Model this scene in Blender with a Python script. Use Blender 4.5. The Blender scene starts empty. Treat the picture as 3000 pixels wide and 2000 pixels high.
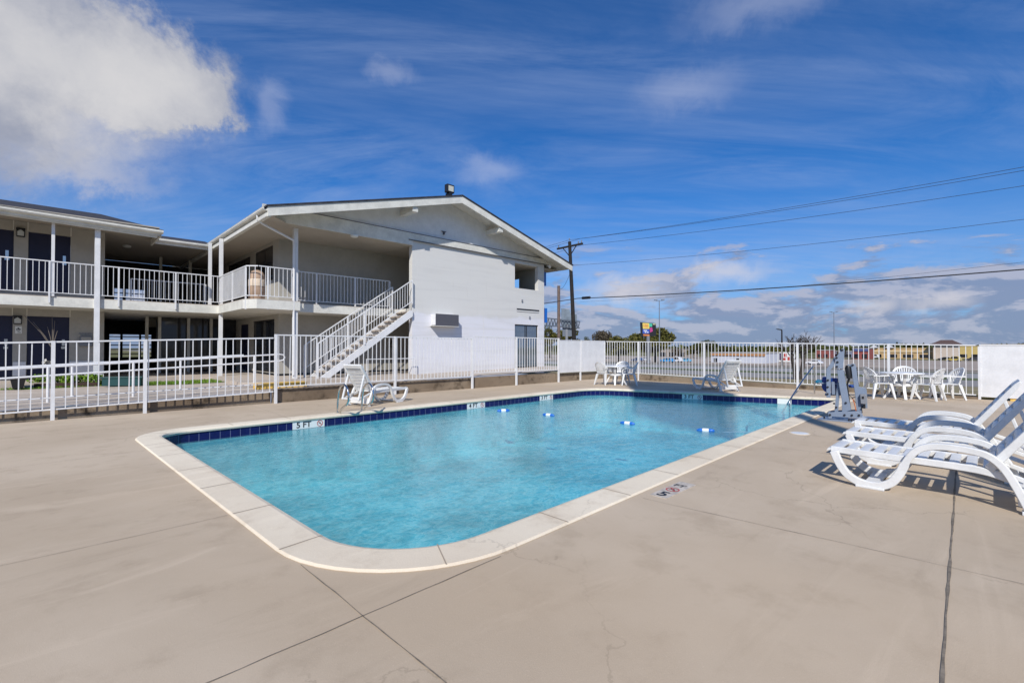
import bpy, bmesh, math, random
from math import radians, sin, cos, pi, atan2, sqrt, tan
from mathutils import Vector, Matrix
random.seed(7)
SC = bpy.context.scene
COL = SC.collection
# ------------------------------------------------------------------ camera
F, H0, HZ = 1380.0, 1.4, 1017.0            # focal length (px of a 3000 px wide picture), eye height, horizon row
PITCH = math.atan((HZ-1000)/F)
cam = bpy.data.cameras.new('camera'); camo = bpy.data.objects.new('camera', cam); COL.objects.link(camo)
cam.sensor_width = 36; cam.lens = F/3000*36; cam.clip_end = 9000; cam.clip_start = .05
camo.location = (0, 0, H0); camo.rotation_euler = (radians(90)+PITCH, 0, 0)
SC.camera = camo
SC.view_settings.view_transform = 'Standard'; SC.view_settings.look = 'None'
SC.view_settings.exposure = 0.0; SC.view_settings.gamma = 1.0; SC.view_settings.use_curve_mapping = False
SC.cycles.max_bounces = 8; SC.cycles.transparent_max_bounces = 16
SC.cycles.caustics_reflective = False; SC.cycles.caustics_refractive = False
# ------------------------------------------------------------------ sun
SUN_EL = radians(39); SUN_AZ = radians(8)   # light travels towards +Y, slightly to +X
sd = Vector((sin(SUN_AZ)*cos(SUN_EL), cos(SUN_AZ)*cos(SUN_EL), -sin(SUN_EL)))
sl = bpy.data.lights.new('sun', 'SUN'); sl.energy = 4.5; sl.angle = radians(.5); sl.color = (1, .955, .89)
so = bpy.data.objects.new('sun', sl); COL.objects.link(so)
so.rotation_euler = sd.to_track_quat('-Z', 'Y').to_euler(); so.location = (0, -20, 30)
# ------------------------------------------------------------------ world: sky and clouds
def ray(x, y):
    v = Vector(((x-1500)/F, 1.0, -(y-1000)/F)); c, s = cos(PITCH), sin(PITCH)
    return Vector((v.x, v.y*c-v.z*s, v.y*s+v.z*c))
W_ = bpy.data.worlds.new("World"); SC.world = W_; W_.use_nodes = True
nt = W_.node_tree; nt.nodes.clear()
class NT:
    def __init__(s, tree): s.t = tree
    def n(s, typ, **kw):
        nd = s.t.nodes.new(typ)
        for k, v in kw.items(): setattr(nd, k, v)
        return nd
    def l(s, a, b): s.t.links.new(a, b)
    def inp(s, sock, v):
        if hasattr(v, 'is_output') or isinstance(v, bpy.types.NodeSocket): s.l(v, sock)
        else: sock.default_value = v
    def math(s, op, a, b=0.0, c=None, clamp=False):
        nd = s.n('ShaderNodeMath', operation=op, use_clamp=clamp); s.inp(nd.inputs[0], a); s.inp(nd.inputs[1], b)
        if c is not None: s.inp(nd.inputs[2], c)
        return nd.outputs[0]
    def vec(s, op, a, b=(0, 0, 0), scale=None):
        nd = s.n('ShaderNodeVectorMath', operation=op); s.inp(nd.inputs[0], a); s.inp(nd.inputs[1], b)
        if scale is not None: s.inp(nd.inputs['Scale'], scale)
        return nd.outputs['Value'] if op in ('LENGTH', 'DOT_PRODUCT', 'DISTANCE') else nd.outputs[0]
    def noise(s, vec, scale, detail=5, rough=.55, dist=0.0, out='Fac'):
        nd = s.n('ShaderNodeTexNoise'); s.inp(nd.inputs['Vector'], vec); nd.inputs['Scale'].default_value = scale
        nd.inputs['Detail'].default_value = detail; nd.inputs['Roughness'].default_value = rough
        nd.inputs['Distortion'].default_value = dist; return nd.outputs[out]
    def mr(s, v, a, b, c=0.0, d=1.0, smooth=True):
        nd = s.n('ShaderNodeMapRange'); nd.interpolation_type = 'SMOOTHSTEP' if smooth else 'LINEAR'
        s.inp(nd.inputs['Value'], v)
        for k, q in zip(('From Min', 'From Max', 'To Min', 'To Max'), (a, b, c, d)): s.inp(nd.inputs[k], q)
        return nd.outputs['Result']
    def mix(s, f, a, b, mode='MIX'):
        nd = s.n('ShaderNodeMix', data_type='RGBA', blend_type=mode); s.inp(nd.inputs[0], f)
        s.inp(nd.inputs[6], a); s.inp(nd.inputs[7], b); return nd.outputs[2]
N = NT(nt)
out = N.n('ShaderNodeOutputWorld'); bg = N.n('ShaderNodeBackground')
sky = N.n('ShaderNodeTexSky', sky_type='NISHITA'); sky.sun_disc = False; sky.sun_elevation = SUN_EL
sky.sun_rotation = radians(180)+SUN_AZ; sky.altitude = 200; sky.air_density = 1.0; sky.dust_density = .5; sky.ozone_density = 2.5
SKY_STR = .072
tc = N.n('ShaderNodeTexCoord').outputs['Generated']
d = N.vec('NORMALIZE', tc)
sep = N.n('ShaderNodeSeparateXYZ'); N.l(d, sep.inputs[0]); dz = sep.outputs[2]
skyc = N.mix(1.0, sky.outputs[0], (.235, .90, 1.66, 1), 'MULTIPLY')
# haze lighter towards the horizon
hz = N.mr(dz, 0.0, .34, 1.0, 0.0)
skyc = N.mix(N.math('MULTIPLY', hz, .55), skyc, (4.4, 6.1, 9.6, 1))
# planar mapping for high cirrus
zz = N.math('ADD', N.math('MAXIMUM', dz, 0.0), .12)
pv = N.n('ShaderNodeCombineXYZ'); N.l(N.math('DIVIDE', sep.outputs[0], zz), pv.inputs[0]); N.l(N.math('DIVIDE', sep.outputs[1], zz), pv.inputs[1])
mp = N.n('ShaderNodeMapping'); N.l(pv.outputs[0], mp.inputs[0]); mp.inputs['Rotation'].default_value = (0, 0, radians(-24)); mp.inputs['Scale'].default_value = (.33, 1.0, 1)
c1 = N.noise(mp.outputs[0], .75, 7, .6, .9)
c2 = N.noise(mp.outputs[0], 2.3, 8, .66, 1.6)
cir = N.math('MULTIPLY', N.mr(c1, .33, .66), N.mr(c2, .22, .70))
cir = N.math('MULTIPLY', cir, N.mr(dz, .0, .05))
skyc = N.mix(N.math('MULTIPLY', cir, N.mr(dz, .62, .15, .36, .58)), skyc, (5.6, 7.0, 10.4, 1))
dn = N.vec('ADD', d, N.vec('SCALE', N.vec('SUBTRACT', N.noise(d, 5.5, 10, .66, .2, 'Color'), (.5, .5, .5)), scale=.24))
dn2 = N.vec('ADD', d, N.vec('SCALE', N.vec('SUBTRACT', N.noise(d, 16.0, 7, .62, .3, 'Color'), (.5, .5, .5)), scale=.07))
def blob(px, py, rx, ry, vec, soft=.5):
    c = ray(px, py).normalized()
    q = N.vec('MULTIPLY', N.vec('SUBTRACT', vec, tuple(c)), (F/rx, F/rx, F/ry))
    return N.mr(N.vec('LENGTH', q), 1.0+soft*.4, 1.0-soft, 0.0, 1.0)
def union(lst):
    m = lst[0]
    for b in lst[1:]: m = N.math('MAXIMUM', m, b)
    return m
# big cumulus upper left
big = union([blob(170, 170, 330, 140, dn, .3), blob(440, 265, 190, 100, dn, .25), blob(60, 70, 250, 120, dn, .4), blob(560, 315, 90, 42, dn, .4), blob(-330, 150, 360, 190, dn, .5)])
faint = union([blob(60, 420, 200, 70, dn, .9), blob(230, 500, 180, 40, dn, .9), blob(20, 330, 300, 90, dn, .9)])
core = blob(330, 230, 260, 120, dn, .9)
shade = N.mix(N.mr(N.noise(dn2, 3.5, 6, .6), .38, .68), (4.4, 4.8, 6.1, 1), (8.8, 8.7, 9.0, 1))
shade = N.mix(N.math('MULTIPLY', core, .75), shade, (10.2, 10.0, 9.9, 1))
skyc = N.mix(N.math('MULTIPLY', faint, .6), skyc, (6.9, 7.2, 8.8, 1))
skyc = N.mix(N.math('MULTIPLY', big, .96), skyc, shade)
wisp = union([blob(790, 305, 42, 75, dn2, .9), blob(1150, 215, 60, 28, dn2, .9), blob(1430, 500, 95, 42, dn2, .9), blob(2230, 5, 170, 45, dn2, .95), blob(2010, 270, 120, 50, dn2, .98)])
skyc = N.mix(N.math('MULTIPLY', wisp, .26), skyc, (8.5, 9.0, 11.0, 1))
# low cumulus band over the horizon
lowv = N.vec('MULTIPLY', d, (1.0, 1.0, 3.2))
ln = N.noise(lowv, 5.2, 9, .62, .25)
ln2 = N.noise(N.vec('ADD', lowv, (0, 0, .05)), 5.2, 9, .62, .25)
edge = N.mr(dz, .02, .23, .19, -.11, False)
cov = N.mr(N.math('ADD', ln, edge), .50, .60)
cov = N.math('MULTIPLY', cov, N.mr(dz, .235, .17))
lit = N.mr(N.math('SUBTRACT', ln, ln2), -.015, .075)
lowc = N.mix(lit, (3.3, 4.0, 6.0, 1), (6.4, 6.5, 7.9, 1))
skyc = N.mix(N.math('MULTIPLY', cov, .82), skyc, lowc)
puff = union([blob(1840, 850, 150, 50, dn2, .9), blob(2560, 898, 62, 22, dn2, .9), blob(2745, 884, 70, 24, dn2, .9), blob(2120, 800, 120, 34, dn2, .95)])
skyc = N.mix(N.math('MULTIPLY', puff, .62), skyc, (9.6, 9.3, 9.9, 1))
N.l(skyc, bg.inputs[0]); bg.inputs[1].default_value = SKY_STR; N.l(bg.outputs[0], out.inputs[0])
# ------------------------------------------------------------------ site frame
TH = radians(45.6)
A = Vector((sin(TH), cos(TH), 0)); B = Vector((-cos(TH), sin(TH), 0)); ROT = pi/2-TH
CAM = Vector((0, 0, H0))
_r = ray(1207, 1090); O = CAM + _r*(18.0/_r.y); O = Vector((O.x, O.y, 0)); ZB = .45
def Wd(s, t, z=0.0): return Vector((O.x+A.x*s+B.x*t, O.y+A.y*s+B.y*t, z))
def st(P): dd = P-O; return dd.x*A.x+dd.y*A.y, dd.x*B.x+dd.y*B.y
def onz(x, y, z=0.0): r = ray(x, y); return CAM+r*((z-H0)/r.z)
def ont(x, y, t):
    r = ray(x, y); k = (Wd(0, t)-CAM).dot(B)/r.dot(B); P = CAM+r*k; return st(P)[0], P.z
def ons(x, y, s):
    r = ray(x, y); k = (Wd(s, 0)-CAM).dot(A)/r.dot(A); P = CAM+r*k; return st(P)[1], P.z
def terr(s):
    return 0.02 if s < 9 else (.02-(s-9)*4.02/140 if s < 149 else -4.0)
def ter(x, y):
    r = ray(x, y); k = 5.0
    while k < 3000:
        P = CAM+r*k
        if P.z <= terr(st(P)[0]): return P
        k *= 1.003
    return P
# ------------------------------------------------------------------ materials
def mat(name, col, rough=.6, metal=0.0, spec=.5, var=.0, vs=3.0, bump=0.0, bs=40.0, var2=None, coat=0.0):
    m = bpy.data.materials.new(name); m.use_nodes = True; T = NT(m.node_tree); p = m.node_tree.nodes['Principled BSDF']
    p.inputs['Roughness'].default_value = rough; p.inputs['Metallic'].default_value = metal
    p.inputs['Specular IOR Level'].default_value = spec
    if coat: p.inputs['Coat Weight'].default_value = coat
    c = tuple(col)+(1,)
    if var or bump:
        co = T.n('ShaderNodeTexCoord').outputs['Object']
    if var:
        v = T.noise(co, vs, 6, .6)
        v2 = T.noise(co, vs*9, 4, .6)
        f = T.mr(T.math('ADD', T.math('MULTIPLY', v, .7), T.math('MULTIPLY', v2, .3)), .35, .65)
        lo = tuple(x*(1-var) for x in col)+(1,)
        hi = tuple(min(1, x*(1+var*.6)) for x in col)+(1,) if var2 is None else tuple(var2)+(1,)
        T.l(T.mix(f, lo, hi), p.inputs['Base Color'])
    else: p.inputs['Base Color'].default_value = c
    if bump:
        b = T.n('ShaderNodeBump'); b.inputs['Strength'].default_value = bump; b.inputs['Distance'].default_value = .01
        T.l(T.noise(co, bs, 5, .6), b.inputs['Height']); T.l(b.outputs[0], p.inputs['Normal'])
    return m
M_white = mat('white_paint', (.72, .72, .72), .45, var=.08, vs=3, bump=.2, bs=30)
M_trim = mat('white_trim_paint', (.68, .665, .60), .5, var=.14, vs=2.5, bump=.15, bs=25)
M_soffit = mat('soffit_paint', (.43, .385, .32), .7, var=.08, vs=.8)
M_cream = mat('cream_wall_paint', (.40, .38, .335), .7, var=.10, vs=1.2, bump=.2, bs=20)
M_shingle = mat('dark_shingle', (.035, .035, .045), .9, var=.5, vs=5, bump=.8, bs=25)
M_navy = mat('navy_door_paint', (.004, .007, .036), .55, var=.15, vs=2)
M_black = mat('black_metal', (.012, .012, .014), .4)
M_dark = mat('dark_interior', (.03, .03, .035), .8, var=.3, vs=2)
M_darkf = mat('dark_bronze_frame', (.018, .017, .018), .4, metal=.3)
M_plast = mat('white_plastic', (.70, .70, .685), .36, var=.10, vs=5, bump=.1, bs=60)
M_steel = mat('polished_steel', (.62, .60, .57), .16, metal=1.0)
M_lift = mat('grey_powder_coat', (.20, .245, .32), .4, var=.06, vs=5)
M_blue = mat('blue_plastic', (.008, .05, .26), .35)
M_teal = mat('teal_plastic', (.01, .14, .24), .4)
M_grey = mat('grey_plastic', (.20, .21, .23), .5)
M_acgrey = mat('grey_louvre', (.085, .085, .10), .6)
M_bolt = mat('bolt_dark', (.02, .02, .025), .4)
M_yellow = mat('yellow_paint', (.74, .47, .10), .7, var=.25, vs=6)
M_asph = mat('asphalt', (.16, .16, .165), .9, var=.2, vs=.6)
M_wood = mat('creosote_wood', (.018, .015, .014), .9, var=.4, vs=4, bump=.5, bs=20)
M_wood2 = mat('weathered_wood', (.16, .115, .095), .9, var=.3, vs=4)
M_wire = mat('cable_black', (.02, .02, .022), .7)
M_bark = mat('bark', (.055, .045, .04), .95, var=.4, vs=8, bump=.6, bs=30)
M_beige = mat('beige_plastic', (.42, .29, .20), .6, var=.2, vs=3)
M_tbox = mat('green_planter', (.006, .05, .05), .5)
M_soil = mat('soil', (.05, .03, .02), 1.0, var=.4, vs=9)
M_red = mat('red_paint', (.45, .03, .03), .5)
M_glassd = mat('dark_glass', (.012, .014, .018), .06, spec=.7)
M_float_w = mat('float_white', (.8, .82, .85), .35); M_float_b = mat('float_blue', (.01, .14, .55), .35)
M_rope = mat('rope', (.25, .38, .5), .8)
M_rubber = mat('tyre_rubber', (.02, .02, .02), .8)
M_rim = mat('wheel_rim', (.4, .4, .42), .3, metal=.8)
def leafmat(name, c1, c2):
    m = bpy.data.materials.new(name); m.use_nodes = True; T = NT(m.node_tree); p = m.node_tree.nodes['Principled BSDF']
    g = T.n('ShaderNodeNewGeometry').outputs['Random Per Island']
    T.l(T.mix(g, tuple(c1)+(1,), tuple(c2)+(1,)), p.inputs['Base Color']); p.inputs['Roughness'].default_value = .7
    p.inputs['Specular IOR Level'].default_value = .2
    return m
M_leafd = leafmat('dark_foliage', (.030, .040, .010), (.085, .090, .022))
M_leafo = leafmat('olive_foliage', (.05, .055, .012), (.14, .125, .03))
M_leafb = leafmat('brown_foliage', (.06, .05, .035), (.11, .09, .06))
M_leafg = leafmat('bright_foliage', (.06, .13, .012), (.20, .32, .03))
def m_conc(name, lo, hi, stain, bump=.3, warm=(.30, .22, .15), sf=.5):
    m = bpy.data.materials.new(name); m.use_nodes = True; T = NT(m.node_tree); p = m.node_tree.nodes['Principled BSDF']
    co = T.n('ShaderNodeTexCoord').outputs['Object']
    a = T.noise(co, .35, 6, .6, .4); b_ = T.noise(co, 2.2, 7, .65); c = T.noise(co, 90, 3, .7); e = T.noise(co, 260, 2, .6)
    col = T.mix(T.mr(a, .3, .7), tuple(lo)+(1,), tuple(hi)+(1,))
    col = T.mix(T.math('MULTIPLY', T.mr(b_, .50, .70), sf), col, tuple(stain)+(1,))
    mp = T.n('ShaderNodeMapping'); T.l(co, mp.inputs[0]); mp.inputs['Scale'].default_value = (.35, 2.2, 1); mp.inputs['Rotation'].default_value = (0, 0, .5)
    st1 = T.mr(T.noise(mp.outputs[0], 1.6, 7, .7, .8), .56, .74)
    col = T.mix(T.math('MULTIPLY', st1, sf*.55), col, tuple(x*.72 for x in lo)+(1,))
    st2 = T.mr(T.noise(mp.outputs[0], .9, 5, .6, 1.5), .58, .72)
    col = T.mix(T.math('MULTIPLY', st2, .30), col, tuple(min(1, x*1.22) for x in hi)+(1,))
    ve = T.n('ShaderNodeTexVoronoi', feature='DISTANCE_TO_EDGE'); ve.inputs['Scale'].default_value = .55
    T.l(T.vec('ADD', co, T.vec('SCALE', T.noise(co, 1.3, 6, .6, .0, 'Color'), scale=.9)), ve.inputs['Vector'])
    crk = T.math('MULTIPLY', T.mr(ve.outputs['Distance'], .006, .001), T.mr(T.noise(co, .45, 3, .5), .50, .60))
    col = T.mix(T.math('MULTIPLY', crk, .35), col, tuple(x*.5 for x in lo)+(1,))
    col = T.mix(T.math('MULTIPLY', T.mr(T.noise(co, .16, 4, .5, .3), .5, .72), .55), col, tuple(warm)+(1,))
    sp = T.mr(e, .62, .74)
    col = T.mix(T.math('MULTIPLY', sp, .35), col, (.14, .11, .09, 1))
    col = T.mix(T.math('MULTIPLY', T.mr(c, .58, .75), .35), col, tuple(min(1, x*1.25) for x in hi)+(1,))
    # small dark spots scattered far apart
    vo = T.n('ShaderNodeTexVoronoi', feature='F1'); T.l(co, vo.inputs['Vector']); vo.inputs['Scale'].default_value = 1.5
    dot = T.mr(vo.outputs['Distance'], .028, .016)
    pick = T.mr(T.noise(co, 1.1, 2, .5), .56, .60)
    col = T.mix(T.math('MULTIPLY', T.math('MULTIPLY', dot, pick), .8), col, (.05, .04, .035, 1))
    T.l(col, p.inputs['Base Color']); p.inputs['Roughness'].default_value = .85; p.inputs['Specular IOR Level'].default_value = .25
    b = T.n('ShaderNodeBump'); b.inputs['Strength'].default_value = bump; b.inputs['Distance'].default_value = .004
    T.l(T.math('ADD', T.math('ADD', c, e), T.math('MULTIPLY', b_, 2.0)), b.inputs['Height']); T.l(b.outputs[0], p.inputs['Normal'])
    return m
M_deck = m_conc('deck_concrete', (.45, .357, .255), (.545, .445, .33), (.37, .29, .205), warm=(.51, .385, .255), sf=.5)
M_cope = m_conc('coping_concrete', (.68, .58, .44), (.80, .71, .56), (.54, .44, .32), .6, warm=(.68, .56, .42), sf=.6)
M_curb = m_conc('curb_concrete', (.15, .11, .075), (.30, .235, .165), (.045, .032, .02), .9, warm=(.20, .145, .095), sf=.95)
M_pave = m_conc('pavement_concrete', (.42, .36, .30), (.52, .46, .40), (.34, .28, .22), warm=(.46, .38, .30))
M_joint = mat('joint_dark', (.20, .165, .125), .95, var=.4, vs=12)
M_ground = None
def m_ground():
    m = bpy.data.materials.new('terrain_grass'); m.use_nodes = True; T = NT(m.node_tree); p = m.node_tree.nodes['Principled BSDF']
    co = T.n('ShaderNodeTexCoord').outputs['Object']
    a = T.noise(co, .03, 6, .6); b = T.noise(co, .8, 8, .7)
    col = T.mix(T.mr(a, .4, .6), (.13, .12, .05, 1), (.22, .18, .11, 1))
    col = T.mix(T.mr(b, .35, .7), col, (.08, .10, .03, 1))
    T.l(col, p.inputs['Base Color']); p.inputs['Roughness'].default_value = 1; p.inputs['Specular IOR Level'].default_value = .1
    return m
M_ground = m_ground()
def m_stucco():
    m = bpy.data.materials.new('painted_block_wall'); m.use_nodes = True; T = NT(m.node_tree); p = m.node_tree.nodes['Principled BSDF']
    co = T.n('ShaderNodeTexCoord').outputs['Object']
    sx = T.n('ShaderNodeSeparateXYZ'); T.l(co, sx.inputs[0])
    mp = T.n('ShaderNodeMapping'); T.l(co, mp.inputs[0]); mp.inputs['Scale'].default_value = (.25, 1, 3.5)
    a = T.noise(mp.outputs[0], 1.3, 6, .6, .3); b = T.noise(co, .9, 5, .6)
    up = T.mr(T.math('ADD', sx.outputs[2], T.math('MULTIPLY', b, .9)), 3.15, 3.3)   # an older, creamier coat above, a fresh cool one below
    col = T.mix(up, (.70, .70, .735, 1), (.655, .645, .615, 1))
    col = T.mix(T.math('MULTIPLY', T.mr(a, .45, .7), .45), col, (.56, .55, .53, 1))
    mv = T.n('ShaderNodeMapping'); T.l(co, mv.inputs[0]); mv.inputs['Scale'].default_value = (6, 6, .5)
    col = T.mix(T.math('MULTIPLY', T.mr(T.noise(mv.outputs[0], 1.2, 5, .6), .58, .75), .28), col, (.48, .46, .42, 1))
    low = T.mr(T.math('ADD', sx.outputs[2], T.math('MULTIPLY', T.noise(co, 4, 5, .6), .3)), 1.0, .55)
    col = T.mix(T.math('MULTIPLY', low, .18), col, (.42, .38, .32, 1))
    T.l(col, p.inputs['Base Color']); p.inputs['Roughness'].default_value = .6
    br = T.n('ShaderNodeMath', operation='PINGPONG'); T.l(sx.outputs[2], br.inputs[0]); br.inputs[1].default_value = .1
    li = T.mr(br.outputs[0], 0, .012)
    bp = T.n('ShaderNodeBump'); bp.inputs['Strength'].default_value = .2; bp.inputs['Distance'].default_value = .005
    T.l(T.math('ADD', li, T.math('MULTIPLY', T.noise(co, 30, 5, .6), .8)), bp.inputs['Height']); T.l(bp.outputs[0], p.inputs['Normal'])
    return m
M_wall = m_stucco()
def m_water():
    m = bpy.data.materials.new('pool_water'); m.use_nodes = True; T = NT(m.node_tree); m.node_tree.nodes.clear()
    o = T.n('ShaderNodeOutputMaterial'); co = T.n('ShaderNodeTexCoord').outputs['Object']
    mp = T.n('ShaderNodeMapping'); T.l(co, mp.inputs[0]); mp.inputs['Scale'].default_value = (1, 1.5, 1); mp.inputs['Rotation'].default_value = (0, 0, -ROT)
    w1 = T.noise(mp.outputs[0], 2.2, 4, .55, .6); w2 = T.noise(mp.outputs[0], 9.0, 4, .6, .8); w3 = T.noise(mp.outputs[0], 26, 3, .6, .5)
    hgt = T.math('ADD', T.math('ADD', w1, T.math('MULTIPLY', w2, .35)), T.math('MULTIPLY', w3, .12))
    bp = T.n('ShaderNodeBump'); bp.inputs['Strength'].default_value = .28; bp.inputs['Distance'].default_value = .05; T.l(hgt, bp.inputs['Height'])
    inc = T.n('ShaderNodeNewGeometry').outputs['Incoming']
    cs_ = T.math('ABSOLUTE', T.vec('DOT_PRODUCT', inc, bp.outputs[0]))      # Schlick, the same from both sides of the surface
    frs = T.math('ADD', T.math('MULTIPLY', T.math('POWER', T.math('SUBTRACT', 1.0, cs_, clamp=True), 5.0), .98), .02)
    gl = T.n('ShaderNodeBsdfGlossy'); gl.inputs['Roughness'].default_value = .035; T.l(bp.outputs[0], gl.inputs['Normal'])
    tr = T.n('ShaderNodeBsdfTransparent')
    # caustic-like bright lines painted into the transparent tint, from noise separate from the bump
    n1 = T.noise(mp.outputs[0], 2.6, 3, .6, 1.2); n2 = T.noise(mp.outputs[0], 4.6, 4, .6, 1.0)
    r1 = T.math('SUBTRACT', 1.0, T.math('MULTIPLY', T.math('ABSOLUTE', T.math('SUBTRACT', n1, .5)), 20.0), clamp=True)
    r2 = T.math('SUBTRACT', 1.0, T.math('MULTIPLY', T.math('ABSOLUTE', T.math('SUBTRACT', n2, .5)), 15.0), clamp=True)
    caustic = T.math('MAXIMUM', T.math('MULTIPLY', r1, .8), r2)
    T.l(T.mix(caustic, (.40, .76, .83, 1), (1, 1, 1, 1)), tr.inputs[0])
    mx = T.n('ShaderNodeMixShader'); T.l(frs, mx.inputs[0]); T.l(tr.outputs[0], mx.inputs[1]); T.l(gl.outputs[0], mx.inputs[2])
    df = T.n('ShaderNodeBsdfDiffuse'); df.inputs[0].default_value = (.22, .62, .72, 1); m2 = T.n('ShaderNodeMixShader'); m2.inputs[0].default_value = .15
    T.l(mx.outputs[0], m2.inputs[1]); T.l(df.outputs[0], m2.inputs[2]); T.l(m2.outputs[0], o.inputs[0]); return m
M_water = m_water()
M_basin = mat('pool_plaster', (.25, .60, .63), .8, var=.38, vs=.55)
def m_tile():
    m = bpy.data.materials.new('navy_glazed_tile'); m.use_nodes = True; T = NT(m.node_tree); p = m.node_tree.nodes['Principled BSDF']
    uv = T.n('ShaderNodeUVMap').outputs[0]; sx = T.n('ShaderNodeSeparateXYZ'); T.l(uv, sx.inputs[0])
    f = T.math('FRACT', sx.outputs[0]); e = T.math('ABSOLUTE', T.math('SUBTRACT', f, .5))
    g = T.mr(e, .468, .486)
    T.l(T.mix(g, T.mix(T.noise(uv, .7, 2), (.004, .005, .045, 1), (.007, .010, .11, 1)), (.16, .18, .28, 1)), p.inputs['Base Color'])
    p.inputs['Roughness'].default_value = .2; return m
M_tile = m_tile()
M_dtile = mat('depth_tile', (.74, .75, .72), .35); M_ink = mat('black_ink', (.01, .01, .012), .5); M_redink = mat('red_ink', (.45, .05, .04), .5)
# ------------------------------------------------------------------ mesh helpers
ORG = {}
def orgof(o):
    while o is not None:
        if o.name in ORG: return ORG[o.name]
        o = o.parent
    return Vector((0, 0, 0))
class M:
    def __init__(s): s.v = []; s.f = []; s.uv = []
    def add(s, vs, fs):
        k = len(s.v); s.v += [tuple(p) for p in vs]; s.f += [tuple(i+k for i in q) for q in fs]; return s
    def box(s, x0, x1, y0, y1, z0, z1):
        vs = [(x, y, z) for z in (z0, z1) for y in (y0, y1) for x in (x0, x1)]
        return s.add(vs, [(0, 2, 3, 1), (4, 5, 7, 6), (0, 1, 5, 4), (2, 6, 7, 3), (0, 4, 6, 2), (1, 3, 7, 5)])
    def bar(s, p, q, w, h=None, up=(0, 0, 1)):
        h = w if h is None else h; p, q = Vector(p), Vector(q); dd = (q-p).normalized(); u = Vector(up)
        if abs(dd.dot(u)) > .99: u = Vector((0, 1, 0)) if abs(dd.y) < .9 else Vector((1, 0, 0))
        r = dd.cross(u).normalized(); u = r.cross(dd).normalized(); vs = []
        for c in (p, q):
            for a, b in ((-1, -1), (1, -1), (1, 1), (-1, 1)): vs.append(c+r*a*w/2+u*b*h/2)
        return s.add(vs, [(3, 2, 1, 0), (4, 5, 6, 7), (0, 1, 5, 4), (1, 2, 6, 5), (2, 3, 7, 6), (3, 0, 4, 7)])
    def tube(s, path, r, n=8, cap=True):
        P = [Vector(p) for p in path]; R = r if isinstance(r, (list, tuple)) else [r]*len(P)
        k = len(s.v); prev = None
        for i, p in enumerate(P):
            dd = (P[min(i+1, len(P)-1)]-P[max(i-1, 0)]).normalized()
            if prev is None:
                u = Vector((0, 0, 1)) if abs(dd.z) < .9 else Vector((1, 0, 0)); x = dd.cross(u).normalized()
            else: x = (prev-dd*prev.dot(dd)).normalized()
            prev = x; y = dd.cross(x)
            for j in range(n):
                a = 2*pi*j/n; s.v.append(tuple(p+(x*cos(a)+y*sin(a))*R[i]))
        for i in range(len(P)-1):
            for j in range(n):
                a, b = k+i*n+j, k+i*n+(j+1) % n; s.f.append((a, b, b+n, a+n))
        if cap:
            s.f.append(tuple(k+j for j in range(n))[::-1]); s.f.append(tuple(k+(len(P)-1)*n+j for j in range(n)))
        return s
    def prism(s, poly, fn, lo, hi):
        """poly: 2-D points; fn(u, v, w) -> 3-D; w runs lo..hi"""
        n = len(poly); vs = [fn(u, v, lo) for u, v in poly]+[fn(u, v, hi) for u, v in poly]
        return s.add(vs, [tuple(range(n))[::-1], tuple(range(n, 2*n))]+[(i, (i+1) % n, (i+1) % n+n, i+n) for i in range(n)])
    def ribbon(s, path, w, fn, lo, hi):
        """a curved flat strip: offset of a 2-D path by width w (float or list), extruded lo..hi"""
        P = [Vector(p) for p in path]; L, R = [], []; Ws = w if isinstance(w, (list, tuple)) else [w]*len(P)
        for i, p in enumerate(P):
            dd = (P[min(i+1, len(P)-1)]-P[max(i-1, 0)]).normalized(); nn = Vector((-dd.y, dd.x))
            L.append(p+nn*Ws[i]/2); R.append(p-nn*Ws[i]/2)
        k = len(s.v); n = len(P)
        for arr, ww in ((L, lo), (R, lo), (R, hi), (L, hi)): s.v += [tuple(fn(q.x, q.y, ww)) for q in arr]
        for i in range(n-1):
            for c in range(4):
                a = k+c*n+i; b = k+((c+1) % 4)*n+i; s.f.append((a, a+1, b+1, b))
        s.f.append((k, k+n, k+2*n, k+3*n)); s.f.append((k+3*n+n-1, k+2*n+n-1, k+n+n-1, k+n-1)); return s
    def lathe(s, prof, c=(0, 0, 0), n=16, sx=1, sy=1):
        k = len(s.v); c = Vector(c)
        for r, z in prof:
            for j in range(n): a = 2*pi*j/n; s.v.append((c.x+r*cos(a)*sx, c.y+r*sin(a)*sy, c.z+z))
        for i in range(len(prof)-1):
            for j in range(n): a, b = k+i*n+j, k+i*n+(j+1) % n; s.f.append((a, b, b+n, a+n))
        s.f.append(tuple(k+j for j in range(n))[::-1]); s.f.append(tuple(k+(len(prof)-1)*n+j for j in range(n))); return s
    def build(s, name, m, parent=None, smooth=False, bevel=0.0, flat=False):
        me = bpy.data.meshes.new(name); og = orgof(parent) if parent else Vector((0, 0, 0))
        me.from_pydata([(x-og.x, y-og.y, z-og.z) for x, y, z in s.v], [], s.f)
        bm = bmesh.new(); bm.from_mesh(me)
        if not flat: bmesh.ops.recalc_face_normals(bm, faces=bm.faces)
        bm.to_mesh(me); bm.free()
        o = bpy.data.objects.new(name, me); COL.objects.link(o); me.materials.append(m)
        if parent: o.parent = parent
        if smooth:
            for p in me.polygons: p.use_smooth = True
            try: me.set_sharp_from_angle(angle=radians(38))
            except Exception: pass
        if bevel:
            b = o.modifiers.new('bevel', 'BEVEL'); b.width = bevel; b.segments = 2; b.limit_method = 'ANGLE'; b.angle_limit = radians(40)
        return o
def tag(o, label=None, cat=None, group=None, kind=None):
    if label: o['label'] = label
    if cat: o['category'] = cat
    if group: o['group'] = group
    if kind: o['kind'] = kind
    return o
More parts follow.
